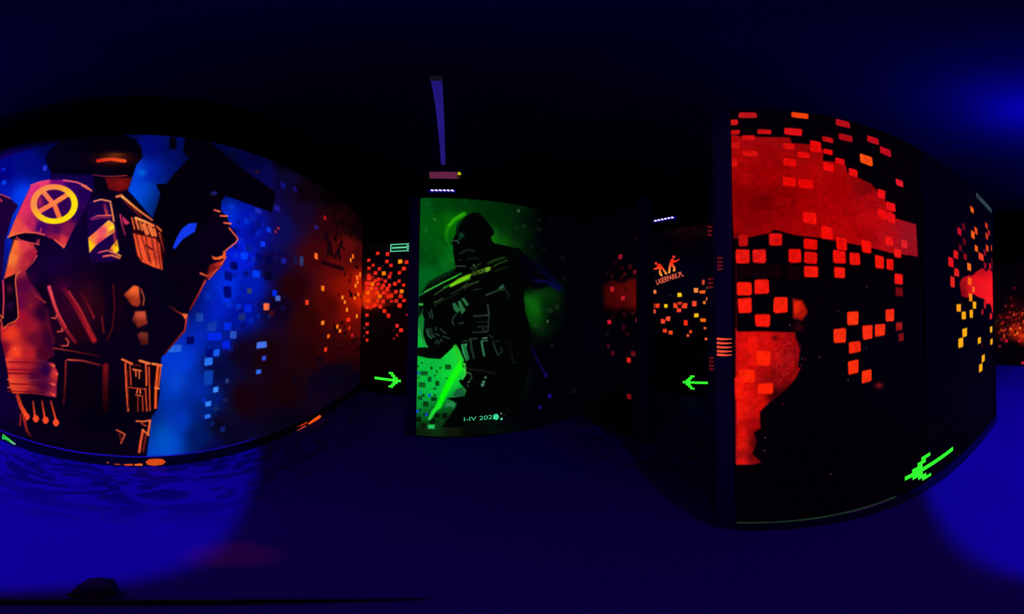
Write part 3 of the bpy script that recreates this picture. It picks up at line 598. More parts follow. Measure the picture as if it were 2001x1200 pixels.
for x, y, w, h, c in [(836, 398, 7, 6, (10, 80, 30)), (849, 429, 4, 5, (40, 110, 50)), (832, 450, 6, 8, (20, 100, 30)), (1013, 412, 6, 5, (50, 90, 50)), (1053, 430, 8, 7, (10, 18, 14)), (1053, 448, 9, 8, (10, 18, 12)), (1024, 442, 7, 8, (10, 40, 10)), (1010, 446, 8, 9, (8, 40, 10)), (1040, 481, 9, 9, (9, 20, 14)), (1075, 433, 6, 6, (6, 8, 16)), (1063, 487, 8, 7, (6, 12, 10)),
                      (1088, 600, 9, 9, (18, 34, 18)), (1103, 546, 8, 8, (8, 14, 10)), (1074, 607, 9, 9, (20, 40, 20)), (1047, 635, 9, 9, (14, 60, 18)), (1058, 642, 8, 8, (18, 26, 18)), (1070, 628, 3, 5, (80, 110, 80)), (1079, 675, 8, 8, (12, 16, 12)), (1120, 765, 8, 9, (12, 12, 16)), (1000, 700, 9, 12, (8, 16, 10)), (1074, 774, 6, 7, (30, 10, 150)), (1055, 796, 7, 6, (24, 8, 110)), (1067, 733, 4, 6, (30, 10, 140)), (1099, 505, 8, 8, (7, 9, 22))]:
    o = SQ(MID, x, y, w, h, c, 1.3); ops.append(o); sq_mid.append(o)
for a in [(190, 467, 16, 12), (160, 497, 14, 14), (270, 512, 20, 22), (315, 540, 20, 18), (345, 510, 18, 14), (408, 502, 50, 42), (208, 555, 66, 36), (298, 575, 18, 16), (255, 605, 30, 44), (163, 590, 12, 14), (320, 640, 32, 40), (190, 650, 56, 42), (298, 683, 22, 16), (400, 598, 18, 16), (202, 740, 22, 20), (298, 738, 18, 16), (290, 770, 50, 34), (222, 812, 48, 46), (175, 762, 40, 34),
          (175, 860, 20, 14), (160, 940, 46, 40), (280, 955, 50, 40), (320, 910, 44, 40), (225, 900, 44, 20), (380, 910, 40, 50), (340, 960, 40, 30), (430, 970, 60, 50), (200, 990, 40, 40)]:
    (x, y), = E((a[0], a[1])); o = SQ(MID, x, y, a[2] / 4.286, a[3] / 4.286, random.choice([(4, 62, 18), (6, 76, 20), (2, 34, 10), (8, 40, 8)]) if a[1] < 850 else random.choice([(4, 10, 4), (20, 30, 12), (6, 18, 6)]), 1.3, .85); ops.append(o); sq_mid.append(o)
for a in [(162, 552, 18, 22), (152, 873, 22, 26), (228, 900, 22, 20), (255, 740, 20, 24), (178, 712, 16, 14)]:
    (x, y), = E((a[0], a[1])); o = SQ(MID, x, y, a[2] / 4.286, a[3] / 4.286, (20, 75, 215), 1.3); ops.append(o); sq_mid.append(o)
for a in [(270, 1002, 56, 36, (30, 190, 90)), (350, 960, 36, 26, (24, 60, 30))]:
    (x, y), = E((a[0], a[1])); o = SQ(MID, x, y, a[2] / 4.286, a[3] / 4.286, a[4], 1.3); ops.append(o); sq_mid.append(o)
for _ in range(40):
    x, y = random.uniform(824, 1000), random.uniform(390, 540); ops.append(BL(x, y, random.uniform(3, 9), random.uniform(3, 9), random.choice([(0, 56, 10), (0, 95, 24), (0, 46, 8)]), .35))
# green rim light round the head
ops.append(LI(D((605, 235), (520, 285), (460, 350), (440, 420), (445, 480)), 9, (30, 150, 4), (16, 120, 6), 4, soft=4)); ops.append(LI(D((590, 235), (510, 290), (470, 340)), 3, (60, 190, 20), soft=2, al=.7)); ops.append(LI(D((450, 460), (470, 545), (500, 560)), 4, (10, 110, 20), soft=2, al=.6))
fig = D((620, 255), (690, 215), (750, 222), (810, 280), (850, 335), (882, 378), (892, 420), (862, 445), (868, 480), (890, 505), (960, 520), (1060, 545), (1130, 555), (1180, 640), (1180, 900), (1170, 1020), (1180, 1130)) + E((1060, 60), (1090, 140), (1120, 300), (1090, 500), (1050, 700), (1000, 880), (860, 900), (500, 1010), (360, 1005), (430, 900), (480, 830), (460, 790), (390, 765), (480, 760), (550, 740), (560, 700), (530, 660), (500, 620), (545, 580), (545, 500), (520, 475), (545, 450), (500, 350), (470, 318), (400, 385), (345, 435), (240, 428), (152, 408), (152, 340), (235, 335), (200, 230), (205, 130), (195, 60), (158, 90)) + D((185, 1120), (185, 1010), (240, 930), (300, 850), (440, 775), (500, 760), (530, 740), (520, 680), (508, 600), (505, 530), (490, 510), (500, 480), (530, 420), (560, 350), (590, 290))
ops.append(PO(fig, (2, 4, 3), 1.4))
ops.append(PO(D((1110, 560), (1300, 700), (1420, 800), (1440, 900), (1300, 940), (1180, 900)), (2, 2, 8), 3))
ops.append(LI(D((1190, 650), (1300, 720), (1420, 830), (1500, 920)), 8, (3, 3, 20), (5, 5, 64), 10, soft=6, al=.7)); ops.append(LI(D((1270, 850), (1380, 870), (1500, 935)), 4, (8, 10, 66), (6, 6, 60), 7, soft=3))
ops.append(LI(E((1110, 340), (1170, 470), (1235, 580)), 5, (8, 4, 40), (22, 8, 110), 2, soft=3))
# face and collar
for p, w, c in [([(575, 600), (640, 568), (705, 578)], 6, (20, 34, 20)), ([(640, 650), (740, 650)], 3, (18, 26, 16)), ([(500, 485), (540, 480), (560, 505)], 2, (50, 90, 60)), ([(560, 470), (600, 430)], 7, (10, 48, 30)), ([(550, 660), (580, 665)], 5, (30, 18, 14)), ([(540, 720), (620, 722)], 2, (60, 80, 60)), ([(580, 300), (545, 350), (540, 400)], 7, (4, 32, 18)), ([(700, 712), (718, 735)], 4, (70, 90, 70)), ([(670, 735), (690, 755)], 3, (34, 48, 34))]:
    ops.append(LI(D(*p), w / 1.6 if w > 4 else w, c, soft=1.5))
ops.append(BL(901, 459, 5, 5, (14, 70, 46), .8))
# sleeve edge
for k in range(9):
    t = k / 8; x, y = 250 + 240 * t, 890 - 130 * t; ops.append(LI(D((x, y + 40), (x + 14, y - 8), (x + 34, y - 24)), 3, (4, 30, 12), (10, 70, 24), soft=2))
# the gun
for p, w, c, c2, w1 in [([(185, 1000), (300, 935), (440, 860), (580, 790)], 3.4, (20, 100, 60), (30, 170, 40), 2.4), ([(240, 960), (400, 880), (540, 815)], 2, (60, 190, 60), (50, 190, 30), 2), ([(330, 990), (400, 945), (470, 900)], 1.6, (60, 90, 50), (70, 120, 40), 1.6), ([(420, 920), (560, 870), (660, 840)], 4, (18, 110, 20), (30, 110, 20), 4),
                        ([(610, 925), (660, 895), (740, 865)], 4, (34, 52, 28), (30, 60, 24), 4), ([(330, 1065), (370, 1045), (412, 1022)], 2, (60, 90, 60), (50, 76, 50), 2), ([(490, 980), (560, 945), (640, 880)], 1.6, (40, 60, 36), (60, 84, 50), 1.6), ([(840, 695), (900, 665), (985, 640)], 6, (26, 48, 14), (18, 44, 12), 5), ([(860, 735), (940, 695), (1012, 665)], 3, (30, 60, 14), (34, 80, 24), 2),
                        ([(900, 770), (960, 745), (1015, 725)], 3, (16, 34, 12), (10, 26, 10), 3), ([(690, 740), (760, 700)], 4, (20, 30, 14), (26, 36, 16), 4), ([(700, 945), (770, 930)], 2, (36, 50, 34), (26, 36, 22), 2), ([(330, 1090), (430, 1035), (560, 975)], 2.4, (22, 40, 22), (14, 34, 14), 2), ([(190, 1080), (215, 1080)], 5, (40, 150, 60), (50, 170, 60), 5), ([(200, 1180), (225, 1120)], 4, (20, 80, 44), (10, 40, 24), 3)]:
    ops.append(LI(D(*p), w, c, c2, w1, soft=1.2))
ops.append(PO(D((470, 895), (560, 835), (640, 800), (685, 792), (660, 835), (580, 875), (480, 922)), (105, 185, 18), 1.2)); ops.append(LI(D((490, 905), (640, 820)), 2, (130, 215, 30)))
ops.append(LI(D((700, 790), (770, 770), (840, 745)), 8, (50, 74, 26), (96, 150, 34), 8, soft=1.5))
for x, y in [(715, 775), (740, 785), (765, 768), (790, 778), (800, 755), (730, 800)]: ops.append(BL(780 + x / 4.8, 370 + y / 4.8, 2, 2, (8, 14, 6), .9))
ops.append(PO(D((805, 740), (838, 730), (845, 762), (818, 780)), (110, 165, 40), 1.2))
ops.append(LI(D((850, 700), (885, 740), (880, 800)), 3, (4, 8, 4)))
for q in [((498, 1072), (522, 1062), (572, 1130), (545, 1162), (515, 1130)), ((548, 1052), (572, 1042), (622, 1132), (590, 1175), (572, 1140)), ((580, 1022), (612, 1020), (655, 1082), (632, 1098))]: ops.append(PO(D(*q), (36, 105, 60), 1.2))
ops.append(PO(D((925, 930), (975, 888), (985, 915), (1000, 945), (940, 950)), (36, 84, 56), 1.5)); ops.append(LI(D((815, 992), (900, 960), (985, 930)), 4, (34, 56, 42), (26, 50, 34), 3)); ops.append(LI(D((980, 930), (1010, 960), (1030, 1010)), 3, (14, 30, 20)))
ops.append(LI(D((830, 1080), (845, 1180)), 2.2, (50, 70, 56))); ops.append(LI(D((700, 1190), (840, 1182)), 2, (50, 70, 52)))
# magazine drum and arm ring
ops.append(PO(E((158, 90), (195, 60), (212, 100), (205, 180), (195, 230), (235, 335), (205, 315), (165, 230), (172, 180), (154, 150)), (16, 120, 44), 1.4)); ops.append(LI(E((165, 175), (185, 260), (235, 335)), 3, (40, 160, 70)))
for p in [((228, 190), (270, 180)), ((232, 205), (275, 200)), ((240, 222), (282, 222)), ((250, 240), (290, 240)), ((262, 256), (300, 250)), ((306, 222), (336, 240)), ((300, 300), (322, 275)), ((322, 310), (345, 285)), ((350, 268), (362, 280)), ((344, 180), (365, 205), (392, 222)), ((370, 245), (420, 265)), ((305, 170), (310, 195)), ((250, 45), (262, 90)), ((268, 20), (282, 95)), ((445, 130), (452, 90), (478, 60)), ((500, 140), (540, 130)), ((460, 150), (445, 130))]:
    ops.append(LI(E(*p), 2.2, (40, 66, 52)))
ops.append(LI(E((232, 190), (245, 240), (268, 260)), 3, (30, 90, 56)))
# vest and belt pouches
for p, w, c in [([(742, 0), (752, 80), (742, 205)], 2.4, (40, 56, 44)), ([(632, 78), (745, 68)], 1.8, (44, 60, 48)), ([(650, 128), (742, 120)], 1.6, (26, 36, 30)), ([(660, 165), (735, 165)], 3, (28, 38, 32)), ([(620, 212), (738, 208)], 2, (44, 60, 50)), ([(700, 182), (730, 205)], 3, (30, 44, 36)), ([(755, 235), (785, 262)], 3, (24, 36, 28)), ([(592, 270), (650, 262)], 2.6, (38, 56, 46)), ([(598, 268), (606, 350), (625, 425)], 4, (30, 52, 38)), ([(700, 262), (735, 258)], 2.4, (110, 140, 120)),
                ([(690, 285), (738, 280)], 2.2, (56, 110, 76)), ([(690, 288), (700, 350), (710, 405)], 4, (46, 120, 76)), ([(788, 300), (808, 360), (828, 402)], 3.2, (24, 52, 36)), ([(828, 402), (860, 372), (850, 340)], 2.2, (26, 46, 34)), ([(780, 290), (830, 285)], 2, (20, 36, 26)), ([(535, 290), (600, 275)], 3, (24, 44, 32)), ([(560, 515), (680, 530), (800, 555)], 2.2, (22, 26, 24)), ([(880, 300), (930, 290), (925, 345)], 2, (14, 18, 18)), ([(945, 395), (950, 460), (975, 470)], 2.4, (16, 24, 20))]:
    ops.append(LI(E(*p), w, c, soft=1.3))
ops.append(PO(E((518, 312), (570, 305), (562, 345), (586, 435), (562, 455), (530, 380)), (44, 150, 84), 1.3)); ops.append(LI(E((540, 310), (570, 440)), 2, (14, 60, 32)))
# trouser edge with bright light
ops.append(LI(E((470, 330), (505, 430), (515, 500)), 7, (44, 190, 40), (40, 220, 40), 9, soft=3)); ops.append(LI(E((515, 490), (430, 620), (370, 740), (330, 830)), 14, (24, 250, 20), (0, 255, 0), 10, soft=4)); ops.append(LI(E((335, 820), (285, 880), (255, 935)), 9, (20, 235, 30), (40, 200, 70), 6, soft=2)); ops.append(LI(E((545, 480), (552, 560), (530, 600)), 5, (60, 230, 60), (40, 190, 60), soft=2))
for p, c in [([(530, 480), (538, 505)], (10, 80, 30)), ([(550, 490), (556, 512)], (60, 120, 70)), ([(565, 545), (600, 560)], (60, 110, 60)), ([(600, 570), (608, 595), (590, 610)], (40, 70, 50)), ([(575, 630), (590, 625)], (70, 110, 80)), ([(545, 680), (560, 705)], (40, 90, 60)), ([(570, 655), (575, 665)], (50, 60, 50))]: ops.append(LI(E(*p), 2.4, c))
ops.append(PO(E((505, 615), (540, 645), (520, 655)), (2, 10, 4), 1.3)); ops.append(PO(E((440, 740), (480, 690), (530, 670), (552, 740), (500, 758)), (24, 90, 50), 2)); ops.append(PO(E((395, 800), (440, 790), (480, 808), (455, 848), (430, 830), (385, 840)), (40, 130, 80), 2)); ops.append(PO(E((410, 760), (540, 750), (470, 775)), (2, 4, 2), 1.3))
for x, y, s in [(722, 590, 2), (707, 628, 2.6), (698, 652, 3)]: ops.append(BL(780 + x / 4.286, 600 + y / 4.286, s, s, (110, 190, 140), 1))
mid_u = np.concatenate([np.arange(-0.253, 1.59, 0.0055), [1.595]]); mid_z = np.concatenate([np.arange(0.02, 2.735, 0.0055), [2.74]])
groot = thing('rifleman_mural', 'green fluorescent wall mural of a helmeted rifleman aiming low', 'mural', (0.6, 1.94, 0.02))
gun = D((180, 1000), (580, 780), (840, 690), (985, 630), (1020, 670), (1015, 735), (900, 800), (700, 900), (560, 980), (330, 1100), (190, 1100))
head = D((620, 255), (690, 215), (750, 222), (810, 280), (850, 335), (882, 378), (892, 420), (862, 445), (868, 480), (800, 640), (640, 690), (530, 680), (508, 600), (505, 530), (490, 510), (500, 480), (530, 420), (560, 350), (590, 290))
glove = D((490, 1070), (580, 1015), (615, 1015), (660, 1085), (600, 1180), (540, 1170))
belt = E((510, 300), (600, 260), (870, 270), (950, 300), (940, 370), (830, 410), (560, 460))
make_mural(MID, mid_u, mid_z, ops, groot, [
    ('painted_rifleman', None, [fig], None),
    ('helmet', 'painted_rifleman', [head], None),
    ('rifle', 'painted_rifleman', [gun], 'rifle edged in bright green'),
    ('glove', 'painted_rifleman', [glove], None),
    ('belt_pouch', 'painted_rifleman', [belt], None),
], rest='green_backdrop', squares=sq_mid)

def wall_text(name, plane, body_, p0, p1, mat, parent, base, off=0.005, track=1.0):
    """Lettering that fills the rectangle between two photo points (lower left, upper right) on its wall."""
    if p1 is None: q = [plane.hit(*p) for p in p0]          # four corners: the lettering is painted on a slant
    else: (u0, z0), (u1, z1) = plane.hit(*p0), plane.hit(*p1); q = [(u0, z0), (u1, z0), (u1, z1), (u0, z1)]
    cu = bpy.data.curves.new('t', 'FONT'); cu.body = body_; cu.space_character = track; cu.offset = 0.012 if body_.isalpha() or '.' in body_ else -0.006
    o = bpy.data.objects.new('t', cu); C.objects.link(o)
    me = bpy.data.meshes.new_from_object(o.evaluated_get(bpy.context.evaluated_depsgraph_get()))
    bpy.data.objects.remove(o); bpy.data.curves.remove(cu)
    xs = [v.co.x for v in me.vertices]; ys = [v.co.y for v in me.vertices]
    x0, x1, y0, y1 = min(xs), max(xs), min(ys), max(ys)
    for v in me.vertices:
        a, b = (v.co.x - x0) / (x1 - x0), (v.co.y - y0) / (y1 - y0); wt = ((1 - a) * (1 - b), a * (1 - b), a * b, (1 - a) * b)
        v.co = plane.at(sum(w * k[0] for w, k in zip(wt, q)), sum(w * k[1] for w, k in zip(wt, q)), off) - Vector(base)
    me.materials.clear()
    return link(name, me, mat, parent)
M_TEAL = glow('pale_green_paint', (74, 225, 160)); M_TEAL_DIM = glow('dim_teal_paint', (70, 92, 100))
# the date painted at the foot of the green mural
t = wall_text('date_lettering', MID, 'I-IV 202', [(906.5, 822.8), (961.5, 818.2), (961.5, 810.2), (906.5, 815.0)], None, M_TEAL, groot, groot.location); t['label'] = 'pale green painted date'
def disc(cx, cy, r, n=14, wob=.25): return [(cx + r * random.uniform(1 - wob, 1 + wob) * math.cos(2 * math.pi * i / n), cy + r * random.uniform(1 - wob, 1 + wob) * math.sin(2 * math.pi * i / n)) for i in range(n)]
decal('paint_blot', MID, [disc(968.5, 814.5, 5.6, 26, .22)], [(60, 220, 150)], groot, 0.005, base=groot.location)
for cx, cy, r, c in ((979.5, 818.5, 2.4, (70, 220, 160)), (979, 808, 1.5, (130, 190, 160)), (985, 812, .7, (60, 120, 90))): decal('paint_drop', MID, [disc(cx, cy, r, 9)], [c], groot, 0.005, base=groot.location)

# ------------------------------------------------------------------ near wall, first panel: red squares
F = Z(1400, 200, 3.529); G = Z(1400, 440, 3.529); Hh = Z(1380, 700, 3.222)
ops = []; sq = []
ops.append(('field', [(1440, 300, (3, 0, 3)), (1600, 560, (3, 0, 5)), (1750, 300, (3, 0, 8)), (1600, 900, (3, 0, 4)), (1780, 700, (3, 1, 12)), (1500, 230, (2, 0, 3))], 2, None, 1))
red1 = F((78, 226), (130, 228), (180, 238), (340, 240), (505, 243), (520, 282), (640, 290), (735, 330), (735, 405), (830, 410), (890, 435), (900, 485), (1000, 535), (1060, 560), (1110, 615), (1170, 685), (1235, 800), (1375, 842), (1388, 1065), (1290, 1052), (1200, 1040), (1100, 1012), (1000, 990), (900, 972), (720, 937), (560, 920), (400, 880), (360, 905), (320, 912), (240, 930), (120, 942), (112, 820), (100, 640), (90, 450), (80, 230))
ops.append(('field', [(1430, 245, (120, 5, 8)), (1440, 275, (165, 6, 10)), (1500, 275, (150, 6, 10)), (1560, 290, (140, 5, 8)), (1450, 330, (158, 4, 4)), (1500, 350, (150, 0, 2)), (1550, 340, (160, 2, 3)), (1600, 340, (165, 4, 4)), (1450, 390, (128, 0, 2)), (1490, 395, (112, 0, 2)), (1530, 390, (130, 0, 2)), (1580, 400, (158, 0, 2)), (1640, 370, (158, 0, 2)), (1700, 390, (170, 6, 12)), (1640, 420, (172, 2, 4)),
                      (1440, 450, (150, 2, 4)), (1520, 450, (148, 2, 4)), (1600, 440, (165, 2, 4)), (1650, 460, (175, 4, 6)), (1700, 430, (182, 6, 10)), (1730, 470, (178, 10, 18)), (1780, 460, (150, 16, 32)), (1780, 490, (150, 14, 28)), (1690, 370, (125, 4, 8)), (1440, 460, (105, 2, 4))], 3, red1, 1.5))
for _ in range(60):
    x, y = random.uniform(1430, 1740), random.uniform(290, 470); ops.append(SQ(NEAR, x, y, random.uniform(16, 46), random.uniform(8, 26), random.choice([(130, 0, 2), (185, 4, 6), (160, 0, 3), (112, 0, 2)]), 3.5, .22))
ops.append(('poly', F((70, 120), (100, 120), (110, 1000), (60, 1000)), (3, 0, 3), 1, 0.0))
# clip what spilled past the field again by repainting the black above it
black_top = F((60, 60), (60, 222), (130, 224), (180, 234), (340, 236), (508, 240), (522, 278), (640, 286), (738, 326), (738, 402), (832, 406), (892, 430), (904, 480), (1004, 530), (1064, 555), (1114, 610), (1176, 682), (1240, 797), (1380, 838), (1400, 200), (900, 20))
ops.append(PO(black_top, (3, 0, 5), 1.2))
black_low = F((112, 948), (240, 934), (320, 916), (362, 908), (400, 884), (560, 924), (720, 941), (900, 976), (1000, 994), (1100, 1016), (1200, 1044), (1290, 1056), (1392, 1070), (1392, 1200), (112, 1200))
ops.append(PO(black_low, (3, 0, 4), 1.5))
RS = (238, 14, 14); DIM = (90, 6, 14)
fs = [(215, 90, 120, 38, (190, 20, 26)), (575, 92, 115, 38, (240, 62, 12)), (870, 148, 95, 45, (180, 12, 26)), (110, 140, 80, 38, (205, 22, 22)), (120, 208, 85, 30, (205, 16, 18)), (332, 205, 95, 32, (200, 16, 18)), (530, 205, 120, 50, (222, 16, 20)), (765, 258, 75, 34, (195, 12, 20)), (890, 245, 95, 45, (170, 10, 22)), (1078, 262, 75, 45, (195, 12, 28)), (1163, 340, 75, 48, (190, 10, 28)),
      (222, 245, 85, 32, (215, 16, 16)), (118, 300, 80, 38, (205, 16, 14)), (498, 305, 80, 38, (222, 10, 10)), (683, 307, 75, 75, (235, 8, 8)), (768, 342, 65, 36, (225, 10, 10)), (598, 365, 82, 40, (230, 12, 10)), (230, 355, 100, 36, (215, 14, 12)), (115, 420, 60, 48, (220, 14, 10)), (505, 415, 85, 50, (228, 8, 8)), (850, 407, 65, 40, (222, 10, 16)), (1030, 397, 85, 62, (252, 78, 16)), (772, 448, 72, 52, (238, 10, 8)), (942, 487, 62, 50, (238, 14, 14)),
      (500, 550, 90, 62, (228, 8, 4)), (615, 563, 100, 66, (226, 6, 4)), (1260, 558, 50, 42, (235, 22, 44)), (1137, 633, 50, 60, (238, 14, 22)), (1202, 722, 58, 56, (242, 16, 24)), (1143, 775, 62, 62, (240, 10, 14)), (1205, 797, 52, 66, (235, 14, 20)), (640, 797, 90, 78, (235, 12, 8)), (760, 903, 82, 86, (240, 12, 6)), (185, 955, 65, 78, (185, 12, 12)), (408, 948, 92, 86, (220, 16, 12)), (648, 980, 95, 70, (238, 10, 6)), (860, 978, 72, 84, (240, 12, 6)),
      (1033, 997, 68, 82, (245, 14, 8)), (1190, 958, 50, 62, (238, 18, 20)), (1293, 977, 42, 54, (225, 30, 36)), (1248, 1043, 50, 58, (242, 22, 22)), (180, 1065, 95, 96, (232, 22, 16)), (295, 1060, 90, 92, (232, 22, 18)), (540, 1060, 85, 96, (235, 16, 8)), (650, 1072, 90, 78, (225, 14, 8)), (845, 1068, 85, 88, (242, 16, 8)), (952, 1080, 70, 86, (238, 18, 10)), (1122, 1103, 62, 86, (242, 22, 10)), (1195, 1118, 48, 76, (238, 18, 12))]
gs = [(652, 322, 98, 78, (245, 24, 12)), (848, 328, 75, 72, (248, 26, 12)), (1255, 372, 56, 72, (250, 24, 20)), (1258, 460, 50, 60, (110, 8, 14)), (192, 440, 102, 88, (250, 26, 10)), (312, 425, 98, 100, (248, 24, 14)), (195, 553, 95, 104, (250, 28, 12)), (443, 552, 95, 110, (248, 32, 10)), (318, 657, 106, 84, (252, 24, 10)), (940, 642, 80, 94, (252, 50, 16)), (850, 760, 86, 98, (252, 46, 14)),
      (1040, 740, 72, 98, (248, 44, 16)), (1127, 725, 72, 82, (250, 46, 16)), (1195, 620, 60, 84, (248, 42, 20)), (1258, 697, 44, 56, (150, 18, 22)), (1272, 772, 36, 54, (125, 12, 18)), (952, 842, 80, 78, (245, 38, 10)), (943, 978, 74, 96, (254, 46, 12)), (1035, 1042, 66, 84, (254, 48, 12))]
for zf, lst in ((F, fs), (G, gs)):
    for cx, cy, w, h, c in lst:
        (x, y), = zf((cx, cy)); o = SQ(NEAR, x, y, w / 3.529, h / 3.529, c, 1.0, 1, .05); ops.append(o); sq.append(o)
        if random.random() < .7:   # uneven coat
            ops.append(BL(x + random.uniform(-6, 6), y + random.uniform(-6, 6), w / 12, h / 12, tuple(v * .8 for v in c), .35))
for x, y in [(200, 325), (300, 320), (400, 320), (530, 325)]: (a, b), = G((x, y)); ops.append(SQ(NEAR, a, b, 26, 26, (16, 1, 6), 2))
ops.append(BL(1461, 266, 16, 8, (140, 4, 8), .1))
ops.append(('field', [(1556, 600, (225, 32, 8)), (1570, 615, (170, 18, 6)), (1550, 590, (190, 24, 8)), (1578, 625, (60, 4, 6))], 3, G((525, 510), (590, 520), (630, 600), (590, 660), (530, 640)), 4)); ops.append(BL(1717, 753, 8, 6, (130, 16, 22), .9)); ops.append(BL(1560, 640, 12, 9, (60, 4, 10), .7))
red2 = [(1438.5, 648)] + G((300, 732), (540, 740), (548, 790), (578, 850), (560, 980)) + Hh((595, 60), (560, 130), (500, 200), (390, 285), (340, 335), (338, 400), (345, 440), (300, 465), (318, 530), (290, 600), (345, 655), (300, 668)) + [(1439.5, 908)]
ops.append(('field', [(1445, 660, (205, 12, 10)), (1465, 670, (225, 14, 8)), (1500, 665, (205, 12, 10)), (1530, 665, (175, 8, 12)), (1545, 690, (150, 8, 14)), (1450, 710, (205, 12, 8)), (1520, 700, (185, 10, 10)), (1545, 725, (150, 6, 10)), (1450, 770, (235, 16, 8)), (1480, 780, (210, 14, 8)), (1520, 745, (140, 6, 8)), (1445, 800, (238, 20, 10)), (1480, 800, (200, 12, 8)), (1515, 770, (60, 2, 6)), (1540, 775, (18, 0, 4)),
                      (1450, 850, (215, 16, 8)), (1475, 830, (165, 6, 8)), (1480, 845, (110, 4, 6)), (1450, 870, (220, 20, 12)), (1475, 865, (90, 4, 8)), (1448, 890, (160, 12, 10)), (1450, 903, (225, 18, 16)), (1470, 893, (110, 6, 10))], 3, red2, 2))
ops.append(('speckle', G((480, 740), (545, 750), (580, 850), (560, 1000), (480, 1110), (400, 1180), (380, 1000), (430, 860)), .35, (90, 4, 10))); ops.append(('speckle', G((400, 850), (520, 800), (540, 980), (420, 1100)), .2, (230, 40, 30))); ops.append(BL(1514, 660, 6, 5, (70, 4, 10), .9))
for cx, cy, w, h in [(322, 917, 100, 100), (210, 1040, 105, 90), (338, 1125, 105, 75), (155, 1120, 60, 150)]:
    (x, y), = G((cx, cy)); o = SQ(NEAR, x, y, w / 3.529, h / 3.529, (252, 32, 6) if w > 90 else (240, 22, 8), 1.4); ops.append(o)
ops.append(SQ(NEAR, 1471, 685, 14, 60, (245, 22, 8), 4, .5))
for x, y in [(1565, 676), (1565, 713), (1573, 702), (1543, 635), (1638, 608), (1692, 680), (1500, 790), (1530, 790), (1601, 697), (1567, 700), (1657, 742), (1693, 561), (1494, 880), (1495, 855), (1623, 926)]: ops.append(BL(x, y, 1.3, 1.3, random.choice([(170, 20, 50), (120, 60, 90), (150, 110, 130)]), .8))
for y in np.arange(520, 905, 5.2):        # ragged brush edge along the post
    ops.append(PO([(1435.5, y), (1440, y - 2), (1440, y + 2.4)], (200, 16, 30), .5, .9 if y > 640 else .35))
nu_ = np.concatenate([np.arange(-0.065, 0.871, 0.003), [0.873]]); nz_ = np.concatenate([np.arange(0.138, 2.69, 0.0036), [2.69]])
root = thing('red_pixel_mural', 'near wall panel mural of large red squares around two red blocks', 'mural', (0.725, -0.4, 0.134))
make_mural(NEAR, nu_, nz_, ops, root, [('upper_red_field', None, [red1], 'broad dull red block'), ('lower_red_field', None, [red2], 'speckled bright red block')], M_PAINT_ROUGH, rest='black_backdrop', squares=sq, under=2)

# ------------------------------------------------------------------ near wall, second panel: orange and red squares
I = Z(1780, 340, 2.857); ops = []; sq = []
ops.append(('field', [(1820, 560, (3, 1, 16)), (1900, 560, (3, 0, 14)), (1930, 800, (4, 1, 20)), (1850, 400, (3, 0, 16)), (1880, 880, (2, 2, 10))], 2, None, 1))
cloud = I((270, 610), (285, 580), (320, 566), (345, 566), (360, 548), (398, 526), (420, 545), (432, 530), (455, 545), (463, 640), (464, 800), (452, 760), (440, 725), (420, 728), (408, 700), (380, 690), (350, 672), (310, 692), (280, 680))
ops.append(('field', [(1882, 560, (150, 12, 22)), (1880, 570, (130, 8, 18)), (1895, 560, (215, 20, 28)), (1915, 545, (245, 18, 30)), (1935, 560, (250, 22, 32)), (1935, 585, (252, 26, 36)), (1905, 570, (240, 20, 28)), (1938, 610, (190, 18, 36)), (1915, 535, (190, 14, 24))], 3, cloud, 2))
YE = (255, 172, 20); O2 = (245, 92, 22); R2 = (215, 24, 30); D2 = (95, 8, 26)
for cx, cy, w, h, c in [(340, 200, 18, 30, O2), (293, 295, 18, 40, D2), (270, 322, 22, 40, (190, 15, 34)), (362, 317, 18, 36, (225, 66, 30)), (345, 340, 20, 40, O2), (421, 288, 14, 30, (220, 50, 30)), (435, 328, 12, 28, (180, 30, 34)), (423, 348, 14, 34, (225, 50, 30)), (297, 377, 18, 36, D2), (275, 413, 20, 36, D2), (364, 417, 18, 34, (245, 95, 20)), (425, 415, 14, 34, (235, 70, 30)), (450, 415, 10, 34, (220, 50, 34)), (411, 440, 12, 32, (150, 14, 36)),
                        (250, 450, 26, 46, R2), (391, 463, 28, 38, (240, 60, 34)), (302, 463, 20, 34, (130, 10, 26)), (222, 493, 28, 50, (225, 18, 26)), (413, 512, 14, 34, (150, 12, 36)), (440, 515, 12, 34, (190, 18, 40)), (324, 518, 22, 40, (250, 110, 26)), (254, 550, 26, 42, (225, 30, 30)), (231, 603, 24, 56, (228, 34, 28)), (328, 600, 22, 40, (255, 90, 20)), (348, 645, 10, 30, (255, 120, 30)), (332, 690, 20, 42, (255, 130, 20)), (354, 733, 20, 40, YE), (266, 747, 26, 42, (255, 160, 20)), (294, 790, 24, 42, YE), (336, 780, 20, 44, YE),
                        (398, 770, 12, 30, (160, 20, 36)), (446, 795, 14, 34, (220, 30, 40)), (457, 755, 10, 34, (220, 26, 36)), (412, 730, 12, 40, (200, 20, 36)), (447, 868, 14, 34, (255, 180, 30)), (299, 885, 28, 48, YE), (277, 942, 28, 52, YE), (381, 930, 18, 36, YE), (449, 936, 14, 34, (255, 170, 20)), (397, 957, 5, 20, (90, 10, 30)), (403, 1030, 18, 40, YE), (389, 1082, 20, 42, YE), (453, 500, 6, 60, (180, 30, 40)), (462, 650, 4, 260, (235, 60, 60))]:  # the tall thin last entry paints the highlight on the panel edge
    (x, y), = I((cx, cy)); o = SQ(NEAR, x, y, w / 2.857, h / 2.857, c, .9); ops.append(o); sq.append(o)
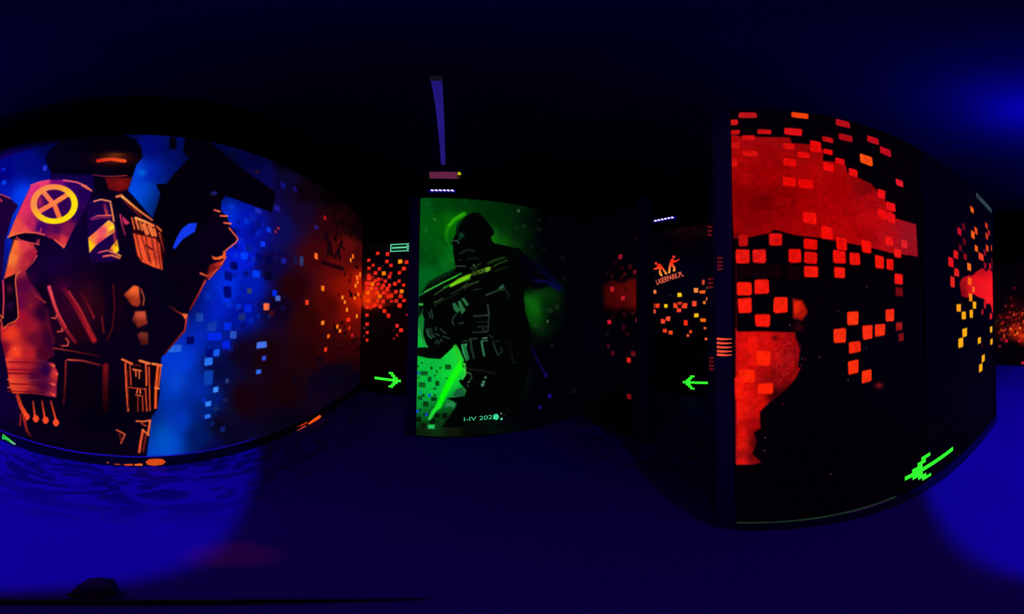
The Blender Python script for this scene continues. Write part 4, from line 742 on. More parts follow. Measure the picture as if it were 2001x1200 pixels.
ops.append(('line', [(1806, 700), (1806.5, 780)], 3, 2, (4, 34, 34), (6, 10, 30), 1.5, .8))  # glint along the panel joint, painted in
root = thing('orange_pixel_mural', 'narrow far-end panel mural of orange and red squares round a red cloud', 'mural', (0.725, -1.5, 0.134))
make_mural(NEAR, np.concatenate([np.arange(0.896, 2.10, 0.0042), [2.10]]), np.concatenate([np.arange(0.134, 2.69, 0.005), [2.69]]), ops, root, [('red_cloud', None, [cloud], 'bright red smeared cloud')], rest='black_backdrop', squares=sq, under=1)

# ------------------------------------------------------------------ back wall: dense red squares round an orange glow
J = Z(680, 460, 5.0); ops = []; sq = []
ops.append(('field', [(720, 500, (4, 1, 4)), (790, 480, (4, 1, 12)), (760, 660, (6, 0, 2)), (760, 740, (3, 0, 2)), (740, 620, (14, 2, 2))], 2, None, 1))
ops.append(('blob', 728, 575, 20, 22, (225, 34, 4), 1)); ops.append(('blob', 758, 577, 12, 10, (190, 22, 6), .8)); ops.append(('blob', 722, 560, 14, 26, (190, 22, 8), .8)); ops.append(('blob', 714, 585, 10, 16, (250, 60, 0), .8)); ops.append(('blob', 730, 595, 26, 5, (215, 30, 6), .8))
RB = (242, 40, 22)
for a in [(290, 175, 34), (388, 183, 38), (205, 243, 30), (380, 257, 34), (247, 292, 30), (420, 295, 34), (510, 257, 42, (255, 150, 20)), (572, 262, 36), (205, 322, 32), (308, 328, 34), (547, 325, 38), (270, 368, 34), (350, 372, 40, (255, 125, 10)), (418, 372, 30, (190, 20, 20)), (503, 366, 36), (405, 405, 36), (205, 395, 36), (205, 420, 40), (235, 410, 24, (190, 24, 10)), (300, 430, 34), (268, 445, 30), (330, 430, 26, (170, 20, 14)), (365, 447, 34), (500, 447, 32), (458, 474, 36), (543, 485, 30), (405, 488, 34), (240, 475, 40, (255, 100, 10)), (297, 475, 34), (345, 490, 36), (180, 470, 34), (200, 470, 34), (525, 548, 40, (255, 120, 15)), (470, 553, 36), (515, 595, 38), (548, 636, 36), (472, 640, 36), (505, 685, 42), (345, 645, 36), (317, 697, 36), (355, 740, 38), (395, 785, 38), (187, 780, 34), (188, 868, 34), (188, 948, 32), (187, 1024, 28),
          (480, 885, 36), (520, 928, 38), (480, 975, 28, (150, 14, 24)), (450, 1008, 18, (170, 16, 24)), (450, 925, 14, (90, 10, 16)), (575, 775, 22, (150, 14, 36)), (598, 298, 12, (210, 60, 50)), (195, 560, 40, (255, 95, 10)), (312, 597, 40, (255, 105, 10)), (385, 525, 40), (420, 590, 44, (225, 36, 14)), (395, 600, 40, (225, 30, 14)), (350, 560, 36), (425, 645, 30, (215, 28, 16)), (265, 680, 36), (220, 705, 36, (215, 26, 14)), (185, 700, 36), (250, 690, 32), (275, 520, 36), (190, 515, 36), (230, 520, 36, (255, 80, 6)), (285, 560, 36, (250, 60, 8)), (200, 640, 40, (250, 60, 4)), (290, 640, 34, (235, 40, 10)), (330, 515, 30), (375, 555, 26, (190, 24, 12)), (335, 300, 18, (70, 10, 6)), (415, 145, 14, (180, 26, 16)), (160, 905, 14, (220, 40, 50)), (158, 985, 14, (190, 24, 50)), (545, 262, 8, (200, 30, 14))]:
    (x, y), = J((a[0], a[1])); o = SQ(BACK, x, y, a[2] / 5, a[2] / 5, a[3] if len(a) > 3 else (RB if random.random() < .7 else (228, 34, 26)), .8, 1, .1); ops.append(o); sq.append(o)
root = thing('corner_pixel_mural', 'dense small red and orange squares round an orange glow left of the post', 'mural', (-0.9, 3.08, 0.012))
make_mural(BACK, np.arange(-1.382, -0.30, 0.006), np.arange(0.012, 2.62, 0.006), ops, root, [], rest='dark_backdrop', squares=sq)

# ------------------------------------------------------------------ outer wall: squares under the logo
K = Z(1140, 400, 4.0); ops = []; sq = []
ops.append(('field', [(1300, 480, (2, 0, 4)), (1350, 530, (2, 1, 16)), (1380, 430, (10, 1, 4)), (1330, 700, (2, 0, 2)), (1345, 440, (18, 3, 5)), (1280, 450, (2, 1, 6)), (1380, 480, (3, 1, 8))], 3, None, 1))
for _ in range(14): ops.append(SQ(OUTER, random.gauss(1340, 18), random.gauss(444, 12), random.uniform(6, 12), random.uniform(5, 10), (26, 5, 8), 2.5, .5))
for a in [(555, 682, 30, 30, (255, 130, 75)), (752, 706, 32, 32, (255, 200, 20)), (880, 670, 36, 36, (255, 135, 70)), (938, 607, 22, 40, (200, 66, 40)), (930, 682, 50, 24, (245, 95, 25)), (970, 650, 12, 18, (220, 90, 70)), (970, 735, 18, 26, (250, 110, 60)), (945, 765, 24, 24, (240, 110, 40)), (868, 775, 36, 40, (250, 70, 40)), (580, 790, 34, 36, (250, 60, 24)), (540, 790, 40, 40, (150, 50, 10)), (645, 792, 28, 28, (255, 205, 25)), (520, 808, 24, 30, (245, 70, 40)),
          (553, 835, 28, 30, (250, 75, 55)), (720, 788, 32, 40, (250, 70, 36)), (792, 790, 44, 40, (245, 66, 30)), (755, 772, 40, 26, (200, 50, 20)), (748, 826, 34, 32, (248, 66, 34)), (663, 890, 36, 36, (250, 76, 44)), (623, 913, 34, 36, (248, 66, 40)), (800, 923, 32, 40, (250, 44, 16)), (883, 865, 32, 32, (255, 190, 25)), (935, 902, 46, 26, (250, 105, 10)), (638, 985, 30, 30, (250, 56, 26)), (682, 999, 32, 30, (250, 70, 30)), (838, 993, 20, 26, (250, 70, 30)), (817, 1024, 20, 20, (245, 90, 50)), (950, 965, 20, 20, (240, 90, 60)),
          (958, 1049, 20, 20, (245, 90, 40)), (992, 932, 10, 8, (200, 90, 80)), (512, 740, 14, 24, (230, 30, 36)), (506, 690, 12, 20, (60, 16, 24)), (680, 705, 8, 14, (60, 40, 40)), (505, 890, 10, 40, (30, 14, 18)), (520, 775, 14, 14, (220, 50, 20)), (788, 135, 20, 20, (44, 12, 12)), (860, 122, 22, 22, (44, 10, 12)), (760, 168, 22, 20, (34, 12, 8))]:
    (x, y), = K((a[0], a[1])); o = SQ(OUTER, x, y, a[2] / 4, a[3] / 4, a[4], .9, 1, .1); ops.append(o); sq.append(o)
ops.append(LI(K((722, 760), (752, 805), (785, 760)), 2.2, (20, 2, 4)))
root = thing('passage_pixel_mural', 'orange and yellow squares scattered below the company logo', 'mural', (3.1, 1.3, 0.012))
make_mural(OUTER, np.arange(-1.93, -0.20, 0.007), np.arange(0.012, 3.0, 0.007), ops, root, [], rest='dark_backdrop', squares=sq)
# the logo: two shooters over the company name
base = OUTER.at(*OUTER.hit(1310, 545)); lroot = thing('company_logo_sign', 'red and orange logo of two shooters above the word LASERPARK.PL', 'sign', base)
GR = lambda pts, y0, y1: [tuple(np.array((235, 40, 18)) * (1 - min(max((y - y0) / (y1 - y0), 0), 1)) + np.array((255, 165, 62)) * min(max((y - y0) / (y1 - y0), 0), 1)) for x, y in pts]
Q = Z(1260, 480, 13.33)
ring = lambda cx, cy, r: [(cx + r * math.cos(t * .5236), cy + r * math.sin(t * .5236)) for t in range(12)]
fl = [(325, 500), (385, 465), (430, 500), (480, 570), (530, 640), (590, 720), (585, 745), (540, 760), (500, 690), (450, 610), (430, 600), (425, 680), (470, 770), (460, 790), (415, 800), (368, 710), (375, 605), (310, 622), (270, 632), (265, 617), (205, 637), (203, 612), (270, 580), (312, 560)]
fr = [(700, 345), (740, 340), (775, 380), (800, 388), (850, 367), (900, 345), (911, 370), (850, 410), (775, 455), (760, 442), (735, 470), (770, 520), (802, 570), (800, 660), (745, 687), (736, 662), (745, 590), (705, 530), (685, 545), (672, 640), (665, 720), (610, 728), (620, 600), (635, 500), (665, 390)]
for p, hd, y0, y1, lab in ((fl, ring(297, 465, 39), 560, 770, 'crouching shooter facing left'), (fr, ring(757, 295, 39), 450, 680, 'upright shooter facing right')):
    o = decal('shooter_figure', OUTER, [Q(*p)], [GR(p, y0, y1)], lroot, 0.006, base=base); o['label'] = lab
    decal('head', OUTER, [Q(*hd)], [(225, 50, 34)], o, 0.006, base=base)
wall_text('lettering', OUTER, 'LASERPARK.PL', [(1284, 557.1), (1337, 539.6), (1333, 529.8), (1281.4, 546.6)], None, glow('salmon_paint', (250, 102, 72)), lroot, base, 0.006)['label'] = 'company name in salmon capitals'

# ------------------------------------------------------------------ side wall: faint dark red squares
ops = []; sq = []
ops.append(('field', [(1160, 600, (2, 1, 6)), (1230, 600, (3, 0, 3)), (1200, 800, (2, 0, 2)), (1140, 650, (2, 2, 12))], 2, None, 1))
redf = K((160, 640), (200, 610), (230, 592), (290, 612), (330, 606), (360, 580), (426, 572), (430, 840), (395, 862), (340, 820), (300, 805), (250, 835), (165, 822))
ops.append(('field', [(1190, 560, (56, 3, 3)), (1195, 590, (66, 4, 2)), (1215, 570, (84, 5, 3)), (1230, 560, (88, 8, 4)), (1240, 590, (92, 8, 4)), (1215, 590, (70, 4, 3)), (1240, 550, (80, 6, 4)), (1190, 605, (26, 2, 2)), (1235, 608, (40, 3, 2))], 3, redf, 7))
for a in [(290, 407, 32, 36, (150, 16, 40)), (365, 487, 24, 36, (70, 8, 16)), (405, 527, 34, 36, (104, 10, 26)), (323, 543, 28, 24, (66, 6, 14)), (225, 660, 30, 40, (180, 22, 34)), (310, 730, 30, 34, (185, 24, 38)), (203, 918, 30, 34, (205, 22, 40)), (420, 900, 22, 40, (150, 20, 42)), (195, 1105, 24, 36, (60, 6, 16)), (230, 1160, 30, 36, (80, 8, 24)), (390, 1165, 36, 40, (96, 8, 24)), (355, 1215, 34, 40, (215, 30, 26)), (358, 1500, 34, 40, (130, 10, 24)),
          (300, 495, 30, 30, (30, 3, 8)), (190, 530, 20, 30, (34, 4, 8)), (225, 560, 24, 30, (44, 4, 10)), (320, 855, 30, 36, (36, 4, 10)), (315, 960, 26, 44, (50, 5, 14)), (345, 1010, 30, 30, (34, 4, 10)), (190, 1010, 26, 26, (22, 8, 10)), (418, 265, 22, 34, (40, 8, 8)), (230, 880, 26, 30, (26, 2, 6)), (250, 455, 24, 36, (24, 2, 6)), (300, 570, 24, 24, (50, 4, 8)), (330, 660, 26, 40, (60, 4, 4)), (385, 850, 6, 6, (60, 90, 70))]:
    (x, y), = K((a[0], a[1])); o = SQ(SIDE, x, y, a[2] / 4, a[3] / 4, a[4], 1.2); ops.append(o); sq.append(o)
root = thing('dim_pixel_mural', 'dim dark red patch with few faint squares beside the green mural', 'mural', (1.6, 1.4, 0.012))
make_mural(SIDE, np.arange(-1.935, -1.055, 0.006), np.arange(0.012, 2.66, 0.006), ops, root, [('red_patch', None, [redf], 'dim dark red patch')], rest='black_backdrop', squares=sq, under=1)

# ------------------------------------------------------------------ rear wall far down the corridor
Lz = Z(1900, 500, 4.614); ops = []; sq = []
ops.append(('field', [(1955, 600, (4, 0, 6)), (1955, 680, (3, 0, 6)), (2000, 690, (4, 0, 6)), (2030, 700, (4, 0, 6)), (1975, 700, (3, 0, 6)), (2000, 560, (5, 0, 6)), (2030, 560, (4, 0, 6)), (1970, 540, (3, 0, 6)), (1970, 560, (3, 0, 8)), (2000, 580, (10, 0, 6)), (1970, 620, (40, 4, 5)), (2000, 620, (46, 5, 4)), (1985, 645, (120, 18, 4)), (2000, 655, (150, 22, 4)), (1960, 650, (30, 2, 6)), (1980, 680, (3, 0, 6)), (2010, 650, (150, 24, 6)), (2040, 600, (10, 0, 6)), (2060, 660, (60, 6, 5)), (1950, 700, (2, 0, 8)), (1985, 600, (26, 3, 6))], 4, None, 2))
ops.append(BL(1983, 648, 10, 7, (215, 50, 8), .8)); ops.append(BL(1997, 657, 9, 6, (220, 50, 10), .8))
for _ in range(120):
    x = random.gauss(1990, 22); y = random.gauss(635, 22)
    if y > 668 or x < 1951: continue
    ops.append(SQ(FAR, x, y, 4, 4, random.choice([(120, 14, 14), (190, 40, 16), (230, 70, 14), (170, 20, 24), (90, 10, 14), (40, 4, 10)]), .8, .8))
for cx, cy, s, c in [(300, 455, 24, (110, 14, 16)), (380, 290, 24, (70, 6, 20)), (430, 515, 24, (110, 12, 16)), (248, 815, 22, (140, 12, 36)), (305, 765, 30, (170, 16, 36)), (425, 765, 28, (190, 20, 34)), (265, 755, 26, (120, 10, 24)), (455, 965, 26, (200, 20, 60)), (430, 650, 20, (230, 110, 20)), (345, 660, 20, (240, 100, 20)), (405, 695, 20, (250, 130, 20)), (300, 665, 20, (170, 30, 30)), (260, 555, 22, (100, 10, 16)), (325, 555, 26, (120, 14, 18)), (390, 685, 20, (20, 2, 4)), (215, 590, 16, (40, 40, 34))]:
    (x, y), = Lz((cx, cy)); o = SQ(FAR, x, y, s / 4.614, s / 4.614, c, .8); ops.append(o); sq.append(o)
root = thing('distant_pixel_mural', 'small red and orange squares on the wall far down the corridor', 'mural', (0, -4.6, 0.012))
make_mural(FAR, np.arange(-1.62, 0.4, 0.012), np.arange(0.012, 2.6, 0.012), ops, root, [], rest='dark_backdrop', squares=sq)

# ------------------------------------------------------------------ painted pixel arrows
M_ARROW = glow('green_arrow_paint', (52, 250, 50), 1.0, .12, 30)
def arrow(plane, tail, tip, thick, label, off):
    """Stepped arrow along the wall from tail to tip, both given in the photo."""
    u0, z0 = plane.hit(*tail); u1, z1 = plane.hit(*tip); z = (z0 + z1) / 2; n = 17; k = (u1 - u0) / n; h = thick
    bm = bmesh.new()
    def cell(a, b, r0, r1):
        vs = [bm.verts.new(plane.at(u0 + x * k, z0 + (z1 - z0) * x / n + y * h, off)) for x, y in ((a, r0), (b, r0), (b, r1), (a, r1))]
        f = bm.faces.new(vs); f.normal_update()
        if f.normal.dot(plane.n) < 0: f.normal_flip()
    cell(0, n, -.5, .5)
    for s in (-1, 1):
        cell(11.9, 15, .5 * s, 1.3 * s); cell(10.8, 13.4, 1.3 * s, 2.1 * s); cell(9.25, 12.2, 2.1 * s, 2.9 * s)
    bmesh.ops.remove_doubles(bm, verts=bm.verts, dist=.001)
    me = from_bm(bm); loc = plane.at((u0 + u1) / 2, z, off); me.transform(__import__('mathutils').Matrix.Translation(-loc))
    o = link('painted_arrow', me, M_ARROW); o.location = loc
    return tag(o, label, 'arrow', 'green pixel arrows low on the walls')
arrow(BACK, (732, 738), (783.5, 744.5), 0.050, 'green pixel arrow pointing right below the dense red squares', 0.006)
arrow(OUTER, (1386, 748), (1334.5, 746.5), 0.046, 'green pixel arrow pointing left in the passage under the logo', 0.008)
arrow(NEAR, (1861, 876), (1766.5, 935), 0.050, 'green pixel arrow above the baseboard under the orange squares', 0.006)

# ------------------------------------------------------------------ exit signs
def exit_sign(plane, p0, p1, point, label, mat_line, face, off):
    u0, z1 = plane.hit(*p0); u1, z0 = plane.hit(*p1)
    w, h = abs(u1 - u0), z1 - z0; uc, zc = (u0 + u1) / 2, (z0 + z1) / 2
    loc = plane.at(uc, zc, off); root = thing('exit_sign', label, 'sign', loc, 'lit arrow signs')
    def slab(bm, a, b, c, d, o0, o1):
        ps = [plane.at(uc + x, zc + y, off + o) - loc for o in (o0, o1) for x, y in ((a, c), (b, c), (b, d), (a, d))]
        vs = [bm.verts.new(p) for p in ps]
        for f in ((0, 1, 2, 3), (4, 5, 6, 7), (0, 1, 5, 4), (1, 2, 6, 5), (2, 3, 7, 6), (3, 0, 4, 7)): bm.faces.new([vs[i] for i in f])
        bmesh.ops.recalc_face_normals(bm, faces=bm.faces[:])
    bm = bmesh.new(); slab(bm, -w / 2, w / 2, -h / 2, h / 2, 0, .018); link('plate', from_bm(bm), face, root)
    t = h * .1; bm = bmesh.new()
    for a, b, c, d in ((-w / 2, w / 2, h / 2 - t, h / 2), (-w / 2, w / 2, -h / 2, -h / 2 + t), (-w / 2, -w / 2 + t, -h / 2 + t, h / 2 - t), (w / 2 - t, w / 2, -h / 2 + t, h / 2 - t)): slab(bm, a, b, c, d, .018, .021)
    link('border', from_bm(bm), mat_line, root)
    s = point; bm = bmesh.new(); slab(bm, min(-s * w * .42, s * w * .3), max(-s * w * .42, s * w * .3), -h * .08, h * .08, .018, .021)
    for q in (-1, 1):
        pts = [(s * w * .43, 0), (s * w * .43 - s * h * .14, -q * h * .02), (s * w * .43 - s * h * .52, q * h * .28), (s * w * .43 - s * h * .36, q * h * .33)]
        vs = [bm.verts.new(plane.at(uc + x, zc + y, off + .0215) - loc) for x, y in pts]; f = bm.faces.new(vs); f.normal_update()
        if f.normal.dot(plane.n) < 0: f.normal_flip()
    link('arrow_mark', from_bm(bm), mat_line, root)
exit_sign(BACK, (764, 478.5), (806, 491.5), 1, 'bright green arrow sign pointing right above the dense red squares', glow('sign_line', (110, 235, 180)), glow('sign_face', (4, 46, 28)), 0.01)
exit_sign(NEAR, (1903.5, 378), (1933, 416.5), -1, 'grey outlined arrow sign pointing left at the top of the orange squares', M_TEAL_DIM, glow('sign_face_dim', (5, 8, 16)), 0.005)

# ------------------------------------------------------------------ lamps you can see
M_LED = glow('ultraviolet_led', (190, 180, 255), 3.0, .05, 10, True); M_DIFF = glow('blue_lit_housing', (9, 0, 100), 1.0, .2, 20)  # housing glows by itself in place of the LEDs' blue bloom
def led_bar(plane, p0, p1, n, label, off=0.03):
    u0, z0 = plane.hit(*p0); u1, z1 = plane.hit(*p1); z = (z0 + z1) / 2; L_ = u1 - u0; uc = (u0 + u1) / 2
    loc = plane.at(uc, z, off); root = thing('mounted_led_bar', label, 'lamp', loc, 'ultraviolet LED bars')
    R = plane.right; N_ = plane.n; Up = Vector((0, 0, 1))
    bm = bmesh.new(); vs = []
    for o in (-.025, .0):
        for x, y in ((-L_ / 2 - .03, -.034), (L_ / 2 + .03, -.034), (L_ / 2 + .03, .034), (-L_ / 2 - .03, .034)): vs.append(bm.verts.new(R * x + Up * y + N_ * o))
    for f in ((0, 1, 2, 3), (4, 5, 6, 7), (0, 1, 5, 4), (1, 2, 6, 5), (2, 3, 7, 6), (3, 0, 4, 7)): bm.faces.new([vs[i] for i in f])
    bmesh.ops.recalc_face_normals(bm, faces=bm.faces[:]); bmesh.ops.bevel(bm, geom=bm.edges[:], offset=.008, segments=2, affect='EDGES')
    link('housing', from_bm(bm), M_DIFF, root)
    for i in range(n):
        bm = bmesh.new(); bmesh.ops.create_uvsphere(bm, u_segments=14, v_segments=8, radius=1)
        c = R * (-L_ / 2 + L_ * (i + .5) / n); s = abs(L_) / n
        for v in bm.verts: v.co = c + R * (v.co.x * s * .42) + Up * (v.co.y * .016 + v.co.x * -.006) + N_ * (v.co.z * .012 + .004)
        link('led', from_bm(bm), M_LED, root)
led_bar(BACK, (841, 374), (887.5, 374.5), 6, 'short blue LED bar glowing just above the green mural')
led_bar(OUTER, (1267.5, 436), (1318.5, 426), 8, 'longer blue LED bar glowing high above the company logo')

def tube_along(p0, p1, r, seg=20):
    p0, p1 = Vector(p0), Vector(p1); d = p1 - p0
    bm = bmesh.new(); bmesh.ops.create_cone(bm, cap_ends=True, segments=seg, radius1=r, radius2=r, depth=d.length)
    q = Vector((0, 0, 1)).rotation_difference(d).to_matrix().to_4x4(); bm.transform(q); bmesh.ops.translate(bm, verts=bm.verts, vec=(p0 + p1) / 2)
    for f in bm.faces: f.smooth = len(f.verts) == 4
    return bm
s0, s1 = [Vector((0, 0, EYE)) + ray(*p) * (2.43 / ray(*p).z) for p in ((852.5, 156), (866, 320))]; mid = (s0 + s1) / 2; dr = (s1 - s0).normalized()
root = thing('strip_lamp', 'long slim violet tube lamp along the ceiling above the green mural', 'lamp', mid)
def rel(bm): bmesh.ops.translate(bm, verts=bm.verts, vec=-mid); return from_bm(bm)
link('tube', rel(tube_along(s0, s1, .031)), glow('violet_tube', (33, 22, 118), 1.0, .3, 1.5), root)
link('end_cap', rel(tube_along(s0 - dr * .05, s0, .036)), glow('grey_cap', (16, 16, 24)), root)
link('end_cap', rel(tube_along(s1, s1 + dr * .03, .034)), M_BLACK, root)
for t in (.18, .82):
    p = s0.lerp(s1, t); bm = bmesh.new(); add_box(bm, (p.x - .012, p.y - .02, 3.955), (p.x + .012, p.y + .02, 4.0), .003); link('bracket', rel(bm), M_BLACK, root)
u0, z0 = BACK.hit(840, 347); u1, z1 = BACK.hit(898, 347); a = BACK.at(u0, z0, .075); b = BACK.at(u1, z0, .075); mid = (a + b) / 2
root = thing('mounted_signal_lamp', 'dull pink bar lamp with a yellow light at its end, under the violet tube', 'lamp', mid)
link('lamp_body', rel(tube_along(a, b - Vector((.05, 0, 0)), .068)), glow('pink_plastic', (98, 34, 66), 1, .35, 8), root)
link('end_cap', rel(tube_along(b - Vector((.05, 0, 0)), b, .070)), glow('olive_cap', (46, 34, 24)), root)
for dx, dz, r in ((-.02, .015, .022), (.0, -.012, .017), (-.028, -.024, .014)):
    bm = bmesh.new(); bmesh.ops.create_icosphere(bm, subdivisions=2, radius=r); bmesh.ops.translate(bm, verts=bm.verts, vec=b + Vector((dx, -.06, dz))); link('indicator_light', rel(bm), glow('yellow_light', (225, 215, 10)), root)
bm = bmesh.new(); add_box(bm, (mid.x - .05, mid.y + .05, mid.z - .03), (mid.x + .05, 3.08, mid.z + .03), .004); link('wall_bracket', rel(bm), M_BLACK, root)

# ------------------------------------------------------------------ ribbed red reflectors on the posts
M_RIB = glow('red_rib', (238, 74, 52), 1, .3, 30); M_RIB_D = glow('dark_red_rib', (92, 14, 26), 1, .4, 30)
def ribs(X, x0, x1, ys, mat, label):
    pl = Plane(0, X, (0, -1, 0), (-1, 0, 0)); u0, zt = pl.hit(x0, ys[0]); u1, zb = pl.hit(x1, ys[-1]); loc = pl.at((u0 + u1) / 2, (zt + zb) / 2)
    root = thing('mounted_reflector', label, 'reflector', loc, 'ribbed red reflectors on the dark posts')
    w = (zt - zb) / max(1, len(ys) - 1) * .3
    bm = bmesh.new(); add_box(bm, (X - .0015, -u1, zb - w * 1.4), (X, -u0, zt + w * 1.4)); bmesh.ops.translate(bm, verts=bm.verts, vec=-loc); link('backing', from_bm(bm), M_BLACK, root)
    for y in ys:
        _, z = pl.hit((x0 + x1) / 2, y); bm = bmesh.new(); lay = None
        for k in range(9):      # bowed bar, thinner toward the post edge
            pass
        n = 10; top = []; bot = []
        for k in range(n + 1):
            f = k / n; th = w * (1 - .75 * f ** 2); bow = -.35 * w * math.sin(math.pi * f)
            Y = -(u0 + (u1 - u0) * f)
            top.append(bm.verts.new((X - .004, Y, z + th + bow))); bot.append(bm.verts.new((X - .004, Y, z - th + bow)))
        for k in range(n): bm.faces.new((bot[k], bot[k + 1], top[k + 1], top[k]))
        r = bmesh.ops.extrude_face_region(bm, geom=bm.faces[:]); bmesh.ops.translate(bm, verts=[g for g in r['geom'] if isinstance(g, bmesh.types.BMVert)], vec=(.0025, 0, 0))
        bmesh.ops.recalc_face_normals(bm, faces=bm.faces[:]); bmesh.ops.translate(bm, verts=bm.verts, vec=-loc); link('rib', from_bm(bm), mat, root)
ribs(0.722, 1401, 1431, (662, 670, 678, 686, 693), M_RIB, 'bright ribbed red reflector midway up the near post')
ribs(0.722, 1402, 1414, (504, 512, 519, 526), M_RIB_D, 'dim ribbed red reflector higher on the near post')
ribs(0.930, 1386, 1398, (699, 706, 714, 721), M_RIB_D, 'dark ribbed red reflector low on the rear post')
ribs(0.930, 1384, 1395, (545, 553, 561), M_RIB_D, 'dark ribbed red reflector on the rear post level with the logo')
ribs(0.930, 1383, 1393, (443, 451, 459), M_RIB_D, 'dark ribbed red reflector at the top of the rear post')

# ------------------------------------------------------------------ orange and green marks on the left baseboard
BBL = Plane(0, -1.363, (0, 1, 0), (1, 0, 0))
def mark(polys, cols, label, group='colour marks on the baseboard'):
    xs = [p for q in polys for p in q]; loc = BBL.at(*BBL.hit(sum(p[0] for p in xs) / len(xs), sum(p[1] for p in xs) / len(xs)), .002)
    root = thing('colour_mark', label, 'paint', loc, group)
    for q, c in zip(polys, cols): decal('mark_piece', BBL, [q], [c], root, .002, base=loc)
mark([[(284, 902), (292, 897), (306, 896), (318, 897), (324, 902), (318, 908), (300, 910), (288, 908)], [(262, 907), (272, 905.5), (279, 906), (278, 910), (264, 910)], [(240, 907), (258, 906), (261, 909.5), (246, 910)], [(222, 906), (234, 906), (236, 908.5), (224, 908)], [(208, 903), (213, 903), (213, 905), (209, 905)]],
      [(215, 75, 22), (235, 100, 30), (215, 70, 30), (170, 50, 24), (190, 70, 40)], 'orange mark on the black baseboard below the soldier')
mark([[(601, 828), (612, 819), (624, 811), (628, 813), (621, 822), (606, 831)], [(581, 841), (590, 835), (598, 831), (599, 834), (588, 841), (581, 843)], [(580, 834), (590, 829), (600, 824), (600, 827), (590, 832)]],
      [(255, 84, 20), (235, 70, 30), (190, 44, 24)], 'bright orange mark on the baseboard near the corner')

mark([[(5.5, 847.5), (18, 857), (31.5, 868), (29, 869.5), (21, 866), (13, 861), (9, 858.5), (5, 859), (4, 852), (5, 850)]], [[(90, 240, 130), (60, 240, 90), (150, 220, 200), (60, 140, 110), (20, 110, 60), (10, 90, 20), (30, 180, 90), (60, 210, 150), (40, 200, 90), (20, 130, 30)]], 'green wedge on the baseboard at the end of the soldier mural')

# ------------------------------------------------------------------ foot of the camera stand on the floor
root = thing('camera_stand', 'thin black camera stand foot lying on the blue floor', 'camera stand', (0, 0, 0))
def fl_pt(x, y):
    d = ray(x, y); t = -EYE / d.z; return d.x * t, d.y * t
bm = bmesh.new(); prev = None; n = 40
for i in range(n + 1):
    x = -300 + 1130 * i / n; y = 1172 + 6 * math.sin(math.pi * max(0, min(1, i / n))); th = 5.5 * math.sin(math.pi * (0.06 + .94 * i / n)) + .8
    q = [bm.verts.new((*fl_pt(x, yy), z)) for yy in (y - th, y + th) for z in (.001, .014)]
    if prev: [bm.faces.new(f) for f in ((prev[0], q[0], q[1], prev[1]), (prev[2], prev[3], q[3], q[2]), (prev[1], q[1], q[3], prev[3]), (prev[0], prev[2], q[2], q[0]))]
    else: bm.faces.new((q[0], q[1], q[3], q[2]))
    prev = q
bm.faces.new((prev[0], prev[2], prev[3], prev[1])); bmesh.ops.recalc_face_normals(bm, faces=bm.faces[:]); link('base_ring', from_bm(bm), M_BLACK, root)
bm = bmesh.new(); out = [(130, 1163), (150, 1145), (172, 1131), (195, 1129), (215, 1131), (220, 1150), (228, 1163), (215, 1170), (140, 1170)]
lo = [bm.verts.new((*fl_pt(*p), .001)) for p in out]; hi = [bm.verts.new((*fl_pt(*p), .018)) for p in out]
bm.faces.new(lo); bm.faces.new(hi)
for i in range(len(out)): j = (i + 1) % len(out); bm.faces.new((lo[i], lo[j], hi[j], hi[i]))
bmesh.ops.recalc_face_normals(bm, faces=bm.faces[:]); link('foot', from_bm(bm), M_BLACK, root)

# ------------------------------------------------------------------ light: ultraviolet lamps and added spots, unseen behind the viewer
def lamp(name, typ, loc, col, power, radius=.05, rot=(0, 0, 0), spot=None, blend=0.0):
    l = bpy.data.lights.new(name, typ); l.color = col; l.energy = power; l.shadow_soft_size = radius
    if spot: l.spot_size = spot; l.spot_blend = blend
    o = bpy.data.objects.new(name, l); C.objects.link(o); o.location = loc; o.rotation_euler = rot; return o
UV = (0.03, 0.0, 1.0)
lamp('ceiling_blacklight', 'SPOT', (0.17, -1.60, 3.50), UV, 98.0, .06, (math.pi, 0, 0), math.radians(172), .2)
lamp('corridor_blacklight', 'POINT', (0.1, -3.5, 3.4), UV, 10.0, .06)
lamp('added_fill', 'SPOT', (-0.5, -1.5, 3.3), (0.75, 0.03, 1.0), 26.0, .1, (0, 0, 0), math.radians(165), .6)  # added fill for the dim purple floor, no fixture there
fl = lamp('added_floor_spot', 'SPOT', (-0.66, -1.32, 3.6), (0.05, 0.0, 1.0), 330.0, .02, (0, 0, 0), math.radians(138), .3)  # added spot that brightens the floor up to the stitching seam
sp_l = Vector((-0.55, -1.45, 3.5)); tgt = Vector((-0.39, 0.235, 0.0))
lamp('added_red_spot', 'SPOT', sp_l, (1.0, .07, .0), 170.0, .02, (tgt - sp_l).to_track_quat('-Z', 'Y').to_euler(), math.radians(4.0), 1.0)  # added spot for the reddish crescent on the floor, no fixture there
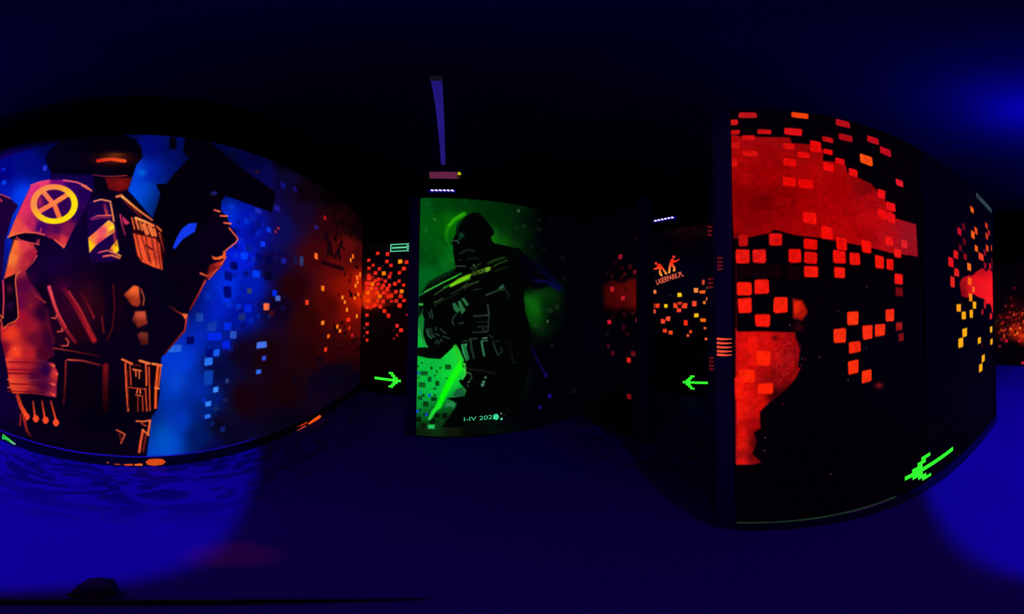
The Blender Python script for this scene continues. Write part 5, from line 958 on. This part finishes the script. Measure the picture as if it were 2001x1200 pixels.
# cutoff across the added floor spot's beam: lights one side of the stitching seam
fl.data.use_nodes = True; nt = fl.data.node_tree; N, L = nt.nodes, nt.links
em = N['Emission']; tc = N.new('ShaderNodeTexCoord'); sp = N.new('ShaderNodeSeparateXYZ'); L.new(tc.outputs['Normal'], sp.inputs[0])
def mth(op, a, b):
    n = N.new('ShaderNodeMath'); n.operation = op
    for k, v in enumerate((a, b)):
        if isinstance(v, (int, float)): n.inputs[k].default_value = v
        elif v is not None: L.new(v, n.inputs[k])
    return n.outputs[0]
depth = mth('MAXIMUM', mth('ABSOLUTE', sp.outputs['Z'], None), 0.01)
cross = mth('ADD', mth('MULTIPLY', sp.outputs['X'], 0.672), mth('MULTIPLY', sp.outputs['Y'], 0.741))
edge = mth('DIVIDE', cross, depth)
mr = N.new('ShaderNodeMapRange'); mr.interpolation_type = 'SMOOTHSTEP'
lim = (-0.15 + 1.42) / 3.6
mr.inputs[1].default_value = lim - 0.018; mr.inputs[2].default_value = lim + 0.018; mr.inputs[3].default_value = 1.0; mr.inputs[4].default_value = 0.0
L.new(edge, mr.inputs[0]); L.new(mr.outputs[0], em.inputs['Strength'])

w = bpy.data.worlds.new('dark'); bpy.context.scene.world = w; w.use_nodes = True
w.node_tree.nodes['Background'].inputs[0].default_value = (0, 0, 0.01, 1); w.node_tree.nodes['Background'].inputs[1].default_value = 0.0

# ------------------------------------------------------------------ camera: a spherical panorama, 300 degrees wide
cd = bpy.data.cameras.new('camera'); cam = bpy.data.objects.new('camera', cd); C.objects.link(cam)
cd.type = 'PANO'; cc = cd.cycles if hasattr(cd, 'cycles') and hasattr(cd.cycles, 'panorama_type') else cd
cc.panorama_type = 'EQUIRECTANGULAR'
half = math.radians(2001 * STEP / 2)
cc.longitude_min, cc.longitude_max = -half, half; cc.latitude_min, cc.latitude_max = -math.pi / 2, math.pi / 2
cd.clip_start = 0.01
cam.location = (0, 0, EYE); cam.rotation_euler = (TILT @ Matrix.Rotation(-math.radians(HEAD), 3, 'Z') @ Matrix.Rotation(math.pi / 2, 3, 'X')).to_euler()
sc = bpy.context.scene; sc.camera = cam
sc.view_settings.view_transform = 'Standard'; sc.view_settings.look = 'None'
sc.cycles.use_denoising = True
sc.cycles.max_bounces = 6
